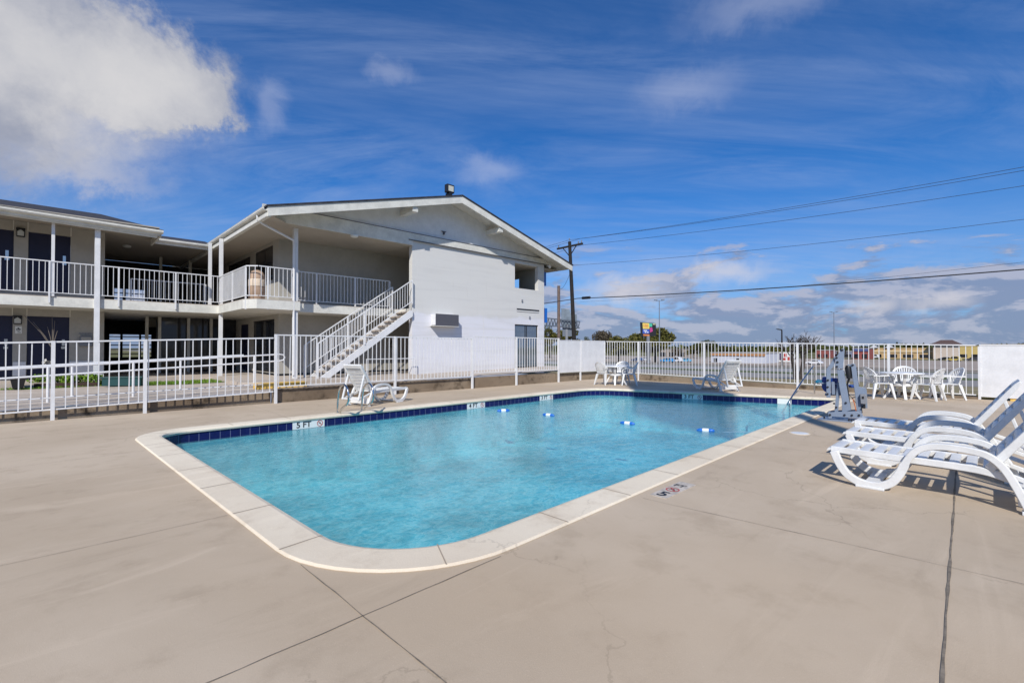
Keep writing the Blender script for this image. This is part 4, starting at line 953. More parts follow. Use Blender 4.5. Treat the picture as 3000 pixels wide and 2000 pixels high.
put_chair('shaded white chair left of the corner table, its back towards the pool', 3.47, 17.62, radians(38))
put_chair('sunlit white chair behind the corner table, fan back facing the pool', 4.20, 18.15, radians(-118))
put_chair('white chair at the right of the corner table, seen from the side', 4.32, 17.45, radians(170))
# ---- pool lift
LX_, LY_ = 6.30, 9.0; lf = thing('pool_lift', 'grey steel pool lift with blue seat standing at the pool corner', 'pool lift', loc=(LX_, LY_, 0), rot=-atan2(LX_, LY_))
def lp(pts): return [((x-930)/858*.82, (1480-y)/858) for x, y in pts]
def lpart(name, pts, y0, y1, m=M_lift, bevel=.004, parent=None): return M().prism(lp(pts), xz, y0, y1).build(name, m, parent or lf, bevel=bevel)
bs = M(); bs.prism([(-.40, -.14), (.42, -.22), (.46, .30), (-.30, .36)], idf, .0, .022); bs.build('base_plate', M_lift, lf, bevel=.004)
for y0, y1 in ((-.10, -.075), (.16, .185)):
    lpart('base_frame', [(695, 1350), (800, 1335), (1150, 1300), (1245, 1335), (1262, 1375), (1190, 1412), (760, 1412), (755, 1450), (700, 1450)], y0, y1)
lpart('mast', [(925, 1345), (1075, 1290), (1035, 1090), (955, 640), (850, 640), (880, 900), (925, 1150)], -.07, .02, bevel=.006)
lpart('mast', [(1060, 1290), (1080, 1290), (1000, 900), (965, 660), (950, 660)], .03, .12, bevel=.004)
lpart('inner_strut', [(800, 1345), (862, 1345), (905, 860), (850, 860)], .0, .06)
lpart('hinge_plate', [(800, 440), (850, 425), (925, 300), (955, 292), (978, 320), (955, 560), (945, 625), (850, 625), (815, 600), (825, 500)], -.10, -.07)
lpart('hinge_plate', [(800, 440), (850, 425), (925, 300), (955, 292), (978, 320), (955, 560), (945, 625), (850, 625), (815, 600), (825, 500)], .03, .06)
lpart('lift_arm', [(820, 480), (800, 585), (745, 655), (738, 1108), (668, 1108), (672, 640), (735, 560), (800, 450)], -.055, .015, bevel=.005)
lpart('rear_post', [(1075, 560), (1100, 538), (1140, 545), (1158, 590), (1215, 1040), (1240, 1330), (1168, 1330), (1135, 1020), (1090, 700)], -.05, .03, bevel=.006)
M().prism(lp([(1158, 600), (1170, 600), (1255, 1330), (1240, 1330)]), xz, -.02, .05).build('cable_cover', M_black, lf)
g = M(); q = lp([(1030, 575), (1050, 785)]); g.tube([(q[0][0], 0, q[0][1]), (q[0][0]+.0, 0, q[0][1]-.05), (q[1][0], 0, q[1][1])], [.035, .052, .045], 12); g.tube([(q[1][0], 0, q[1][1]), lp([(1010, 900)])[0][0:1]+(0,)+lp([(1010, 900)])[0][1:], lp([(1055, 1270)])[0][0:1]+(0,)+lp([(1055, 1270)])[0][1:]], .016, 8); g.build('actuator', M_black, lf, smooth=True)
M().prism(lp([(1020, 555), (1090, 560), (1090, 590), (1020, 590)]), xz, -.03, .03).build('actuator_mount', M_lift, lf)
lpart('battery_plate', [(1195, 912), (1300, 925), (1322, 960), (1332, 1250), (1225, 1235)], -.03, -.01)
bx_ = lpart('battery_box', [(1212, 1025), (1300, 1020), (1318, 1040), (1318, 1160), (1300, 1180), (1222, 1175)], -.13, -.03, M_grey, .01)
M().prism(lp([(1265, 1190), (1298, 1190), (1298, 1250), (1235, 1248), (1235, 1235), (1265, 1235)]), xz, -.10, -.04).build('plug', M_black, bx_)
M().prism(lp([(1240, 1060), (1275, 1055), (1275, 1095), (1240, 1095)]), xz, -.135, -.13).build('label_plate', M_black, bx_)
def cable(name, pts, m, r=.006, y=-.04): M().tube(smooth_path([(a_, y, b_) for a_, b_ in lp(pts)], 5), r, 6).build(name, m, lf, smooth=True)
cable('cable', [(1025, 790), (1010, 900), (1025, 1010), (1090, 1100), (1140, 1160), (1200, 1220), (1290, 1225)], M_black)
cable('cable', [(1085, 1100), (1140, 1080), (1215, 1080)], M_black, .009); cable('cable', [(1100, 1110), (1130, 1200), (1150, 1300)], mat('orange_cable', (.5, .12, .02), .5), .008)
st_ = M(); st_.prism(lp([(595, 790), (650, 775), (670, 790), (670, 1040), (625, 1015), (585, 955)]), xz, .10, .30); seat = st_.build('seat', M_blue, lf, bevel=.02)
M().prism(lp([(740, 790), (865, 795), (865, 860), (905, 1000), (910, 1080), (745, 1060)]), xz, .10, .18).build('backrest', M_blue, lf, bevel=.015)
M().prism(lp([(470, 855), (505, 832), (598, 838), (598, 885), (480, 890)]), xz, .10, .35).build('footrest', M_teal, lf, bevel=.012)
M().prism(lp([(535, 868), (860, 872), (860, 892), (535, 888)]), xz, .05, .09).build('footrest_bar', M_lift, lf)
M().prism(lp([(755, 850), (805, 850), (820, 1060), (760, 1060)]), xz, .04, .09).build('seat_post', M_lift, lf)
M().prism(lp([(640, 1060), (740, 1055), (830, 1055), (830, 1078), (640, 1090)]), xz, .10, .30).build('seat_frame', M_lift, lf)
M().box(.10, .22, .25, .6, .62, .66).build('armrest', M_blue, lf, bevel=.01)
g = M()
for x, y in ((935, 322), (845, 448), (858, 520), (848, 593)): q = lp([(x, y)])[0]; g.lathe([(.0, 0), (.018, 0), (.018, .012), (.0, .012)], (0, 0, 0), 10) if False else g.tube([(q[0], -.118, q[1]), (q[0], -.095, q[1])], .019, 10)
for x, y in ((697, 822), (692, 935), (688, 1050)): q = lp([(x, y)])[0]; g.tube([(q[0], -.072, q[1]), (q[0], -.05, q[1])], .019, 10)
for x, y in ((728, 1385), (965, 1373), (1083, 1368), (1195, 1362)): q = lp([(x, y)])[0]; g.tube([(q[0], -.118, q[1]), (q[0], -.095, q[1])], .019, 10)
for x, y in ((988, 1178), ): q = lp([(x, y)])[0]; g.tube([(q[0], -.09, q[1]), (q[0], -.065, q[1])], .019, 10)
for x, y in ((830, 1265), (795, 1205)): q = lp([(x, y)])[0]; g.tube([(q[0], -.02, q[1]), (q[0], .0, q[1])], .018, 10)
q = lp([(1105, 565)])[0]; g.tube([(q[0], -.07, q[1]), (q[0], -.045, q[1])], .017, 10)
g.build('bolt', M_bolt, lf)
g = M()
for x, y, yy in ((630, 1425, -.05), (1035, 1450, -.15), (1075, 1450, -.15), (1115, 1440, -.15)): q = lp([(x, y)])[0]; g.tube([(q[0], yy, .02), (q[0], yy, .065)], .014, 8)
g.build('anchor_bolt', M_bolt, lf)
# ---- pool ladder (two grab rails) on the left coping
ld = thing('pool_ladder', 'pair of curved stainless grab rails at the left of the pool', 'pool ladder', base=(-5.3, -5.9, 0))
for s_ in (-5.52, -4.97):
    pth = [(-5.80, 0), (-5.83, .25), (-5.88, .46), (-5.98, .58), (-6.13, .625), (-6.27, .56), (-6.33, .43), (-6.32, .30), (-6.24, .22), (-6.08, .15), (-5.97, .08), (-5.93, 0)]
    M().tube([Vector((s_, t_, z_)) for t_, z_ in [tuple(p) for p in smooth_path(pth, 5)]], .021, 10).build('grab_rail', M_steel, ld, smooth=True)
    M().lathe([(.045, .02), (.045, .035), (.025, .04)], (s_, -5.865, 0), 14).build('anchor_cover', M_steel, ld)
# ---- stair handrail at the far right corner
hr = thing('pool_handrail', 'single slanting stainless handrail leading into the pool by the lift', 'handrail', base=(5, -11.5, 0))
p0 = onz(2313, 1190, -.2); p1 = onz(2318, 1168, -.06); s0, t0 = st(p0)
d1 = Vector((1.0, -.02)); path = [(s0-.0, t0, -.75), (s0-.0, t0, -.2), (s0+.03, t0, -.08), (s0+.12, t0, .0), (s0+1.05, t0-.05, .44), (s0+1.9, t0-.1, .80), (s0+2.05, t0-.1, .80), (s0+2.12, t0-.1, .72), (s0+2.12, t0-.1, 0)]
M().tube(smooth_path([Vector(p) for p in path], 4), .021, 10).build('rail', M_steel, hr, smooth=True)
# ================================================================== PLANTERS AND PLANTING BY THE LEFT WING
def leaves(g, c, rx, ry, rz, n, size, up=.3):
    for i in range(n):
        while True:
            p = Vector((random.uniform(-1, 1), random.uniform(-1, 1), random.uniform(-1, 1)))
            if p.length < 1 and (p.length > .45 or random.random() < .35): break
        p = Vector((c[0]+p.x*rx, c[1]+p.y*ry, c[2]+p.z*rz)); a = Vector((random.gauss(0, 1), random.gauss(0, 1), random.gauss(0, 1))).normalized(); b = a.cross(Vector((random.gauss(0, 1), random.gauss(0, 1), random.gauss(0, 1)))).normalized(); s_ = size*random.uniform(.6, 1.3)
        g.add([p-a*s_, p+b*s_*.5, p+a*s_, p-b*s_*.5], [(0, 1, 2, 3)])
def courtat(x, y, zz=.3): return st(onz(x, y, zz))
a = courtat(190, 1131, .27); b = courtat(285, 1128, .28)
pb = thing('planting_bed', 'wooden trough full of bright green leafy plants', 'planter', base=(a[0], a[1], 0))
sA, tA = courtat(80, 1134, .26); sB, tB = courtat(284, 1128, .28)
g = M(); dd = (Vector((sB, tB))-Vector((sA, tA))).normalized(); nn = Vector((-dd.y, dd.x)); A2 = Vector((sA, tA)); B2 = Vector((sB, tB))
g.prism([tuple(A2), tuple(B2), tuple(B2+nn*.45), tuple(A2+nn*.45)], idf, .2, .36); g.build('trough', M_soil, pb)
g = M()
for k in range(34): q = A2+(B2-A2)*((k+.5)/34)+nn*random.uniform(.08, .4); leaves(g, (q.x, q.y, .47), .13, .13, .14, 34, .045)
g.build('leaves', M_leafg, pb, flat=True)
sA, tA = courtat(292, 1131, .28); sB, tB = courtat(417, 1128, .29)
gp = thing('long_planter', 'dark green plastic trough planter standing on the grass', 'planter', base=(sA, tA, 0)); A2 = Vector((sA, tA)); B2 = Vector((sB, tB)); dd = (B2-A2).normalized(); nn = Vector((-dd.y, dd.x))
g = M(); g.prism([tuple(A2+dd*.05), tuple(B2-dd*.05), tuple(B2-dd*.05+nn*.3), tuple(A2+dd*.05+nn*.3)], idf, .28, .50); g.prism([tuple(A2-nn*.02), tuple(B2-nn*.02), tuple(B2+nn*.34), tuple(A2+nn*.34)], idf, .50, .54); g.build('trough', M_tbox, gp, bevel=.01)
sA, tA = courtat(52, 1140, .25)
bp_ = thing('flower_pot', 'black tapered pot holding a bare branching stem', 'flower pot', base=(sA, tA, .26))
g = M(); v = []
for z_, w in ((.26, .10), (.54, .15), (.56, .17), (.60, .17)): v += [(sA+a_*w, tA+.15+b_*w, z_) for a_, b_ in ((-1, -1), (1, -1), (1, 1), (-1, 1))]
g.add(v, [(3, 2, 1, 0)]+[(k*4+i, k*4+(i+1) % 4, k*4+4+(i+1) % 4, k*4+4+i) for k in range(3) for i in range(4)]+[(12, 13, 14, 15)]); g.build('pot', M_black, bp_)
def branch(g, p, d_, L, r, depth, spread=.5, n=3, droop=0):
    q = p+d_*L; m_ = p+d_*L*.5+Vector((random.gauss(0, 1), random.gauss(0, 1), random.gauss(0, .5)))*L*.06
    g.tube([p, m_, q], [r, r*.85, r*.65], 5, cap=False)
    if depth == 0: return
    for i in range(n):
        e = (d_+Vector((random.gauss(0, 1), random.gauss(0, 1), random.gauss(0, .6)-droop))*spread).normalized(); branch(g, p+(q-p)*random.uniform(.6, 1.0), e, L*random.uniform(.55, .85), r*.6, depth-1, spread, n, droop)
sB, tB = courtat(157, 1128, .27)
bt = thing('bare_shrub', 'leafless pale-stemmed shrub standing in front of a navy door', 'shrub', base=(sB, tB, .3)); random.seed(21)
g = M(); base = Vector((sB, tB+.2, .30))
g.tube([base, base+Vector((-.02, .0, .8)), base+Vector((-.03, .02, 1.15))], [.022, .018, .015], 6)
for dx, h in ((-.62, .95), (-.42, .75), (-.02, .95), (.04, .8), (-.12, .62), (-.25, .45), (.10, .5)): g.tube([base+Vector((-.03, .02, 1.05)), base+Vector((-.03+dx*.4, .02, 1.1+h*.45)), base+Vector((-.03+dx, .05, 1.1+h))], [.012, .009, .005], 5)
g.build('stem', mat('pale_bark', (.17, .145, .12), .9), bt)
g = M(); leaves(g, (base.x-.12, base.y, base.z+.62), .15, .1, .12, 60, .05); g.build('seed_head', mat('pale_seed', (.55, .53, .48), .9), bt, flat=True)
# grass strip beside the walkway
def gpt(x, y, zz): q = courtat(x, y, zz); return (q[0], q[1])
gs = [gpt(0, 1141, .24), gpt(60, 1140, .25), gpt(285, 1128, .28), gpt(420, 1127, .29), gpt(560, 1123, .3), gpt(668, 1117, .31)]
g = M(); random.seed(5)
for i in range(len(gs)-1):
    a, b = Vector(gs[i]), Vector(gs[i+1]); k = int((b-a).length*1100)
    for j in range(k):
        p = a+(b-a)*random.random()+Vector((0, random.uniform(.0, 1.7))); z_ = courtz(p.x); h = random.uniform(.03, .07); w = .009; ang = random.uniform(0, pi); g.add([(p.x-cos(ang)*w, p.y-sin(ang)*w, z_), (p.x+cos(ang)*w, p.y+sin(ang)*w, z_), (p.x+random.gauss(0, .012), p.y+random.gauss(0, .012), z_+h)], [(0, 1, 2)])
tag(place(g.build('lawn_grass', M_leafg, flat=True)), 'bright green grass strip between paving and walkway', 'grass', kind='stuff')
g = M()
top = [(q[0], q[1]) for q in gs]; g.add([(x, y, courtz(x)+.006) for x, y in top]+[(x, y+1.75, courtz(x)+.006) for x, y in top[::-1]], [tuple(range(2*len(top)))])
tag(place(g.build('lawn_soil', mat('lawn_base', (.10, .13, .03), 1, var=.4, vs=10), flat=True)), 'turf under the grass strip', 'lawn', kind='structure')
random.seed(11)
# ================================================================== BEYOND THE FENCE
def road(name, label, s0, s1, m, lift):
    g = M(); cut = sorted({s0, s1} | {q for q in (9, 20, 40, 70, 100, 125, 149) if s0 < q < s1}); ts = [-700, -200, -60, -20, 0, 30, 90, 300, 900]
    for i in range(len(cut)-1):
        for j in range(len(ts)-1):
            g.add([(cut[i], ts[j], terr(cut[i])-.03+lift), (cut[i+1], ts[j], terr(cut[i+1])-.03+lift), (cut[i+1], ts[j+1], terr(cut[i+1])-.03+lift), (cut[i], ts[j+1], terr(cut[i])-.03+lift)], [(0, 1, 2, 3)])
    tag(place(g.build(name, m, flat=True)), label, 'road', kind='structure')
M_gr2 = mat('roadside_grass', (.085, .105, .03), 1, var=.35, vs=.5); M_dry = mat('dry_verge', (.24, .20, .10), 1, var=.3, vs=.6); M_lot = mat('pale_lot', (.34, .28, .225), .95, var=.15, vs=.1)
road('verge', 'dry grass verge right behind the far fence', 9.3, 17.5, M_dry, .015)
road('road', 'grey frontage road behind the far fence', 17.5, 29, mat('road_grey', (.25, .235, .215), .95, var=.12, vs=.4), .02)
road('grass_strip', 'green strip between the two roads', 29, 37, M_gr2, .018)
road('road', 'wide highway seen through the far fence', 37, 66, mat('road_pale', (.27, .26, .25), .95, var=.1, vs=.3), .02)
road('grass_strip', 'green median strip of the highway', 66, 74, M_gr2, .018)
road('road', 'far carriageway of the highway', 74, 104, mat('road_brown', (.24, .20, .17), .95, var=.1, vs=.3), .02)
road('parking_lot', 'pale parking lot in front of the far shops', 116, 250, M_lot, .03)
def bld(name, label, x0, x1, ytop, ybase, col, depth=14, roofcol=None, band=None, group=None, win=None):
    """a low box building whose front foot runs between two pixels of the base row, parallel to the far road"""
    P = ter((x0+x1)/2, ybase); s_, _ = st(P); r0, r1 = ray(x0, ybase), ray(x1, ybase)
    ta = ons(x0, ybase, s_)[0]; tb_ = ons(x1, ybase, s_)[0]; z0 = terr(s_)-.05; z1 = ons((x0+x1)/2, ytop, s_)[1]
    o = thing(name, label, 'building', group, base=(s_, (ta+tb_)/2, z0)); lo_, hi_ = sorted((ta, tb_)); m = mat(name+'_wall', col, .8, var=.08, vs=.3)
    M().box(s_, s_+depth, lo_, hi_, z0, z1).build('wall', m, o)
    M().box(s_-.2, s_+depth+.2, lo_-.2, hi_+.2, z1, z1+.25).build('roof', mat(name+'_roof', roofcol or (.4, .38, .36), .8), o)
    if band: zb0 = z0+(z1-z0)*band[0]; M().box(s_-.35, s_-.003, lo_, hi_, zb0, z0+(z1-z0)*band[1]).build('fascia_band', mat('fascia', band[2], .6), o)
    if win:
        g = M(); k = max(2, int((hi_-lo_)/win[0])); dw = (hi_-lo_)/k
        for i in range(k): g.box(s_-.06, s_-.003, lo_+dw*(i+.18), lo_+dw*(i+.82), z0+(z1-z0)*.08, z0+(z1-z0)*win[1])
        g.build('shop_window', M_glassd, o)
    return o, s_, lo_, hi_, z0, z1
b1 = bld('low_store', 'long low grey store with an orange stripe under its roof', 2083, 2242, 1034, 1063, (.50, .52, .58), band=(.74, .93, (.42, .20, .07)))
o, s_, lo_, hi_, z0, z1 = b1; g = M()
for f_ in (.48, .91): u = hi_-(hi_-lo_)*(1-f_); g.box(s_-.08, s_-.003, u-.6, u+.6, z0+.2, z0+1.6)
g.build('door', M_glassd, o)
bld('brown_house', 'low brown and grey house between the trees at the left of the store', 1930, 2010, 1022, 1046, (.28, .24, .20), roofcol=(.12, .10, .09), win=(5, .6))
bld('red_shop', 'small red shop right of the bare tree', 2392, 2428, 1026, 1048, (.26, .07, .06), win=(4, .5)); bld('grey_shop', 'grey-blue shop between red buildings', 2430, 2500, 1029, 1047, (.20, .22, .30), win=(5, .55))
bld('red_block', 'dark red block left of the yellow mall', 2498, 2545, 1021, 1052, (.28, .07, .06), band=(.75, 1.0, (.06, .08, .2)), win=(6, .5))
bm_, s_, lo_, hi_, z0, z1 = bld('yellow_mall', 'long yellow shopping mall behind the highway', 2546, 2735, 1020, 1050, (.50, .34, .16), roofcol=(.55, .40, .2), band=(.62, .80, (.60, .45, .25)), win=(6, .42))
for px in (2560, 2606):
    t_ = ons(px, 1018, s_)[0]; g = M(); g.add([(s_-1, t_-1.8, z1+.25), (s_+2.6, t_-1.8, z1+.25), (s_+2.6, t_+1.8, z1+.25), (s_-1, t_+1.8, z1+.25), (s_+.8, t_, z1+1.7)], [(3, 2, 1, 0), (0, 1, 4), (1, 2, 4), (2, 3, 4), (3, 0, 4)]); g.build('roof_peak', mat('white_peak', (.45, .45, .45), .6), bm_)
bld('rust_store', 'rust-coloured shop front standing before the yellow mall', 2672, 2730, 1028, 1044, (.38, .17, .07), depth=5, win=(5, .5))
hb, s_, lo_, hi_, z0, z1 = bld('hip_roof_house', 'beige building with a dark hipped roof', 2734, 2808, 1011, 1052, (.55, .46, .38), roofcol=(.10, .06, .05))
g = M(); e = 1.3; zt2 = ons(2765, 999, s_)[1]; mid = (lo_+hi_)/2
g.add([(s_-e, lo_-e, z1+.25), (s_+14+e, lo_-e, z1+.25), (s_+14+e, hi_+e, z1+.25), (s_-e, hi_+e, z1+.25), (s_+7, mid-2, zt2+.6), (s_+7, mid+2, zt2+.6)], [(3, 2, 1, 0), (0, 1, 4), (1, 2, 5, 4), (2, 3, 5), (3, 0, 4, 5)]); g.build('roof', mat('brown_tiles', (.10, .06, .05), .9), hb)
bld('yellow_annex', 'bright yellow shop right of the hip-roofed building', 2806, 2875, 1014, 1050, (.55, .41, .15), roofcol=(.5, .4, .25), win=(6, .35))
bld('cream_store', 'cream store on the right behind the tall white panel', 2876, 3040, 1009, 1049, (.55, .47, .36), roofcol=(.5, .43, .35))
# white banner board
P = ter(2285, 1059); s_, _ = st(P); ta = ons(2241, 1045, s_)[0]; tb_ = ons(2329, 1045, s_)[0]; z0 = ons(2285, 1059, s_)[1]; z1 = ons(2285, 1031, s_)[1]; lo_, hi_ = sorted((ta, tb_))
bo = thing('roadside_board', 'white roadside banner with blocks of dark and red lettering', 'sign', base=(s_, (ta+tb_)/2, terr(s_)))
M().box(s_, s_+.3, lo_, hi_, z0, z1).build('board', M_dtile, bo)
g = M(); g2 = M(); Wb = hi_-lo_; Hb = z1-z0
for i, (a, w, y0, y1) in enumerate(((.04, .07, .15, .85), (.20, .05, .15, .55), (.27, .10, .15, .35), (.40, .07, .15, .5), (.49, .10, .15, .9))): g.box(s_-.05, s_-.003, hi_-Wb*(a+w), hi_-Wb*a, z0+Hb*y0, z0+Hb*y1)
for i, (a, w, y0, y1) in enumerate(((.62, .10, .15, .4), (.64, .10, .5, .85), (.76, .08, .15, .5), (.86, .06, .15, .4))): g2.box(s_-.05, s_-.003, hi_-Wb*(a+w), hi_-Wb*a, z0+Hb*y0, z0+Hb*y1)
g.build('dark_lettering', mat('dark_print', (.10, .08, .14), .6), bo); g2.build('red_lettering', M_redink, bo)
M().box(s_+.1, s_+.2, lo_+1, lo_+1.3, terr(s_)-.1, z0).build('post', M_white, bo); M().box(s_+.1, s_+.2, hi_-1.3, hi_-1, terr(s_)-.1, z0).build('post', M_white, bo)
# ---- cars
def make_car(name, label, col, P, ang, van=False):
    r = thing(name, label, 'car', 'vehicles seen through the far fence', loc=(P.x, P.y, P.z), rot=ang); ph = 1.95 if van else 1.45
    prof = [(-2.2, .35), (-2.25, .75), (-2.1, .95), (-1.75, 1.0 if not van else ph*.95), (-1.2, ph-.02), (.45, ph), (1.15, 1.0), (2.05, .88), (2.25, .65), (2.25, .35)]
    M().prism(prof, xz, -.85, .85).build('body', mat(name+'_paint', col, .25, coat=.6), r, smooth=True, bevel=.05)
    wn = [(-1.62, 1.02), (-1.15, ph-.12), (.40, ph-.12), (.95, 1.02)]
    for sg in (-1, 1): M().prism(wn, xz, sg*.853, sg*.862).build('side_window', M_glassd, r)
    M().add([(1.17, -.7, 1.02), (1.17, .7, 1.02), (.52, .68, ph-.06), (.52, -.68, ph-.06)], [(0, 1, 2, 3)]).build('windscreen', M_glassd, r, flat=True)
    for x in (-1.4, 1.4):
        for sg in (-1, 1):
            w = M().tube([(x, sg*.70, .33), (x, sg*.88, .33)], .33, 16).build('wheel', M_rubber, r); M().tube([(x, sg*.86, .33), (x, sg*.895, .33)], .19, 12).build('rim', M_rim, w)
    for sg in (-1, 1): M().box(2.2, 2.262, sg*.65-.15, sg*.65+.15, .62, .74).build('headlight', M_dtile, r)
    return r
ra = ROT+pi/2
for nm, lb, col, x, y, v in (('parked_van', 'white van parked left of the low store', (.7, .72, .75), 1980, 1061, True), ('parked_car', 'bright blue car parked beside the white van', (.03, .25, .55), 1955, 1062, False), ('parked_car', 'light blue car right of the white van', (.1, .35, .55), 2007, 1061, False),
    ('parked_car', 'silver car under the green tree behind the corner table', (.5, .53, .58), 1890, 1057, False), ('parked_car', 'dark blue car left of the silver one', (.03, .06, .15), 1868, 1059, False), ('parked_car', 'white car in front of the low grey store', (.75, .75, .75), 2230, 1056, False),
    ('parked_car', 'white car passing behind the bare tree', (.75, .75, .76), 2386, 1068, False), ('parked_van', 'white van standing before the yellow mall', (.75, .75, .75), 2560, 1049, True), ('parked_car', 'pale car in the lot before the yellow mall', (.55, .58, .55), 2650, 1050, False),
    ('parked_car', 'black pickup-sized car by the hip-roofed building', (.02, .02, .02), 2768, 1056, False), ('parked_van', 'yellow van in the lot by the hip-roofed building', (.5, .38, .08), 2795, 1058, True), ('parked_car', 'dark grey car near the yellow annex', (.06, .06, .07), 2850, 1057, False)):
    make_car(nm, lb, col, ter(x, y), ra+random.uniform(-.25, .25), v)
# ---- trees
def crown_tree(name, label, x, ybase, ytop, wpx, leaf, n=2600, P=None, dens=1.0, cat='tree', kind='tree'):
    P = P or ter(x, ybase); D = P.y; hgt = (ybase-ytop)/F*D; rad = wpx/2/F*D; o = thing(name, label, cat, 'trees on the horizon beyond the pool', loc=(P.x, P.y, P.z-.1), rot=random.uniform(0, 6))
    g = M(); g.tube([(0, 0, 0), (rad*.03, 0, hgt*.25), (0, rad*.04, hgt*.55)], [hgt*.035, hgt*.028, hgt*.015], 8)
    for k in range(6): a = k*1.05+random.random(); g.tube([(0, 0, hgt*random.uniform(.2, .45)), (cos(a)*rad*.3, sin(a)*rad*.3, hgt*.55), (cos(a)*rad*.6, sin(a)*rad*.6, hgt*.75)], [hgt*.014, hgt*.01, hgt*.005], 5)
    g.build('trunk', M_bark, o)
    g = M(); lob = []
    for k in range(16): a = random.uniform(0, 6.28); q = random.uniform(0, .72); lob.append((cos(a)*rad*q, sin(a)*rad*q, hgt*(.42+.45*random.random()*(1-q*.55)), rad*random.uniform(.22, .42)))
    for k in range(n): c = random.choice(lob); leaves(g, (c[0], c[1], c[2]), c[3], c[3], c[3]*.75, 1, rad*.055*dens)
    g.build('crown', leaf, o, flat=True); return o
crown_tree('broadleaf_tree', 'big round olive-green tree behind the colourful billboard', 1893, 1062, 950, 165, M_leafo, 5200, P=Wd(128, 60, -3.4))
crown_tree('broadleaf_tree', 'dark green tree standing behind the left part of the far fence', 1812, 1063, 978, 105, M_leafo, 4200, dens=1.3)
crown_tree('broadleaf_tree', 'small rounded dark tree above the white corner panels', 1718, 1052, 974, 40, M_leafd, 1800)
crown_tree('broadleaf_tree', 'low brownish tree clump right of the utility pole', 1765, 1050, 966, 96, M_leafb, 3600, dens=1.3)
crown_tree('broadleaf_tree', 'dark round tree rising over the far fence left of the grey store', 2066, 1050, 984, 68, M_leafd, 2600)
for i, (x, w, yt, lf_, lb) in enumerate(((2120, 46, 1008, M_leafd, 'first dark tree behind the orange-striped store'), (2155, 40, 1014, M_leafd, 'low dark tree over the middle of the orange-striped store'), (2188, 50, 1012, M_leafd, 'dark tree over the right end of the orange-striped store'), (2262, 60, 1012, M_leafo, 'olive tree behind the lettered roadside board'),
    (2030, 46, 1012, M_leafo, 'olive tree left of the round dark tree'), (1985, 44, 1016, M_leafb, 'brown tree behind the brown house'), (1612, 70, 938, M_leafo, 'olive tree at the foot of the weathered pole'), (1662, 80, 942, M_leafo, 'olive tree below the billboard truss'), (1592, 40, 950, M_leafd, 'tree peeping out right of the gable wall'), (2465, 40, 1022, M_leafb, 'low brown tree between the distant shops'))):
    crown_tree('broadleaf_tree', lb, x, 1049, yt, w, lf_, 2200, dens=1.3)
crown_tree('shrub', 'olive bush seen through the fence behind the glass entrance', 1560, 1080, 1020, 60, M_leafo, 1500, P=ter(1562, 1066))
def bare_tree(label, P, h, seed, stems=2):
    random.seed(seed); o = thing('bare_tree', label, 'tree', 'leafless trees beyond the far fence', loc=(P.x, P.y, P.z-.1), rot=0); g = M(); g2 = M()
    for k in range(stems):
        a = k*pi*2/stems+.4; lean = Vector((cos(a)*.22, sin(a)*.1, 1)).normalized(); b0 = Vector((cos(a)*.12, sin(a)*.1, 0)); tp = b0+lean*h*.55
        g.tube([b0, b0+lean*h*.28+Vector((.03, 0, 0)), tp], [.12, .10, .075], 8)
        for j in range(6): branch(g2, b0+lean*h*random.uniform(.38, .58), (lean+Vector((random.gauss(0, .45), random.gauss(0, .45), .2))).normalized(), h*.20, .035, 3, .42, 3)
    g.build('trunk', M_bark, o); g2.build('branch', M_bark, o); random.seed(13); return o
bare_tree('leafless two-stemmed tree just beyond the far fence left of the pool lift', Wd(17.2, -8.6, terr(17.2)), 2.5, 3)
bare_tree('leafless pruned tree whose stubs rise above the tall white panel', Wd(12.5, -18.0, terr(12.5)), 2.0, 9, 2)
bare_tree('second leafless pruned tree at the right picture edge above the white panel', Wd(12.5, -18.75, terr(12.5)), 1.95, 17, 2)
# far tree line and hills along the horizon
g = M(); random.seed(31)
for k in range(9000):
    ang = random.uniform(-.35, .95); D = random.uniform(520, 900); x, y = sin(ang)*D*1.2, cos(ang)*D; h = 3+4*abs(sin(ang*23)*sin(ang*7.3))+2*random.random(); p = Vector((x, y, -4+random.uniform(0, 1)*h)); a = Vector((random.gauss(0, 1), random.gauss(0, 1), random.gauss(0, 1))).normalized(); b = a.cross(Vector((random.gauss(0, 1), random.gauss(0, 1), random.gauss(0, 1)))).normalized(); s_ = random.uniform(2, 5); g.add([p-a*s_, p+b*s_*.6, p+a*s_, p-b*s_*.6], [(0, 1, 2, 3)])
tag(g.build('far_tree_line', M_leafd, flat=True), 'dark far-off belt of trees along the horizon', 'tree line', kind='stuff')
# ---- utility poles and wires
UP = CAM+ray(1686, 1010)*35; UP.z = terr(st(UP)[0])
def pole(P, label, h, lean, m=M_wood, r=(.17, .12), arms=True, name='utility_pole'):
    o = thing(name, label, 'pole', 'wooden poles beyond the motel' if arms else None, loc=tuple(P), rot=0)
    M().tube([(0, 0, -.3), (lean*h*.5, 0, h*.5), (lean*h, 0, h)], [r[0], (r[0]+r[1])/2, r[1]], 10).build('shaft', m, o, smooth=True)
    if arms:
        dv = Vector((.8, -.9, 0)).normalized(); c = Vector((lean*h, 0, h-.35)); M().bar(c-dv*1.25, c+dv*1.25, .12, .12).build('crossarm', m, o)
        g = M(); g.bar(c-dv*.7, c-Vector((0, 0, .75)), .05); g.bar(c+dv*.7, c-Vector((0, 0, .75)), .05); g.build('brace', m, o)
        for q in (-1.1, -.02, .85, 1.15): M().lathe([(.02, 0), (.05, .05), (.03, .10), (.05, .14), (.02, .2)], tuple(c+dv*q+Vector((0, 0, .06 if q != -.02 else .42))), 8).build('insulator', M_grey, o)
    return o
PH = 1.4+(1017-707)*35/F-UP.z
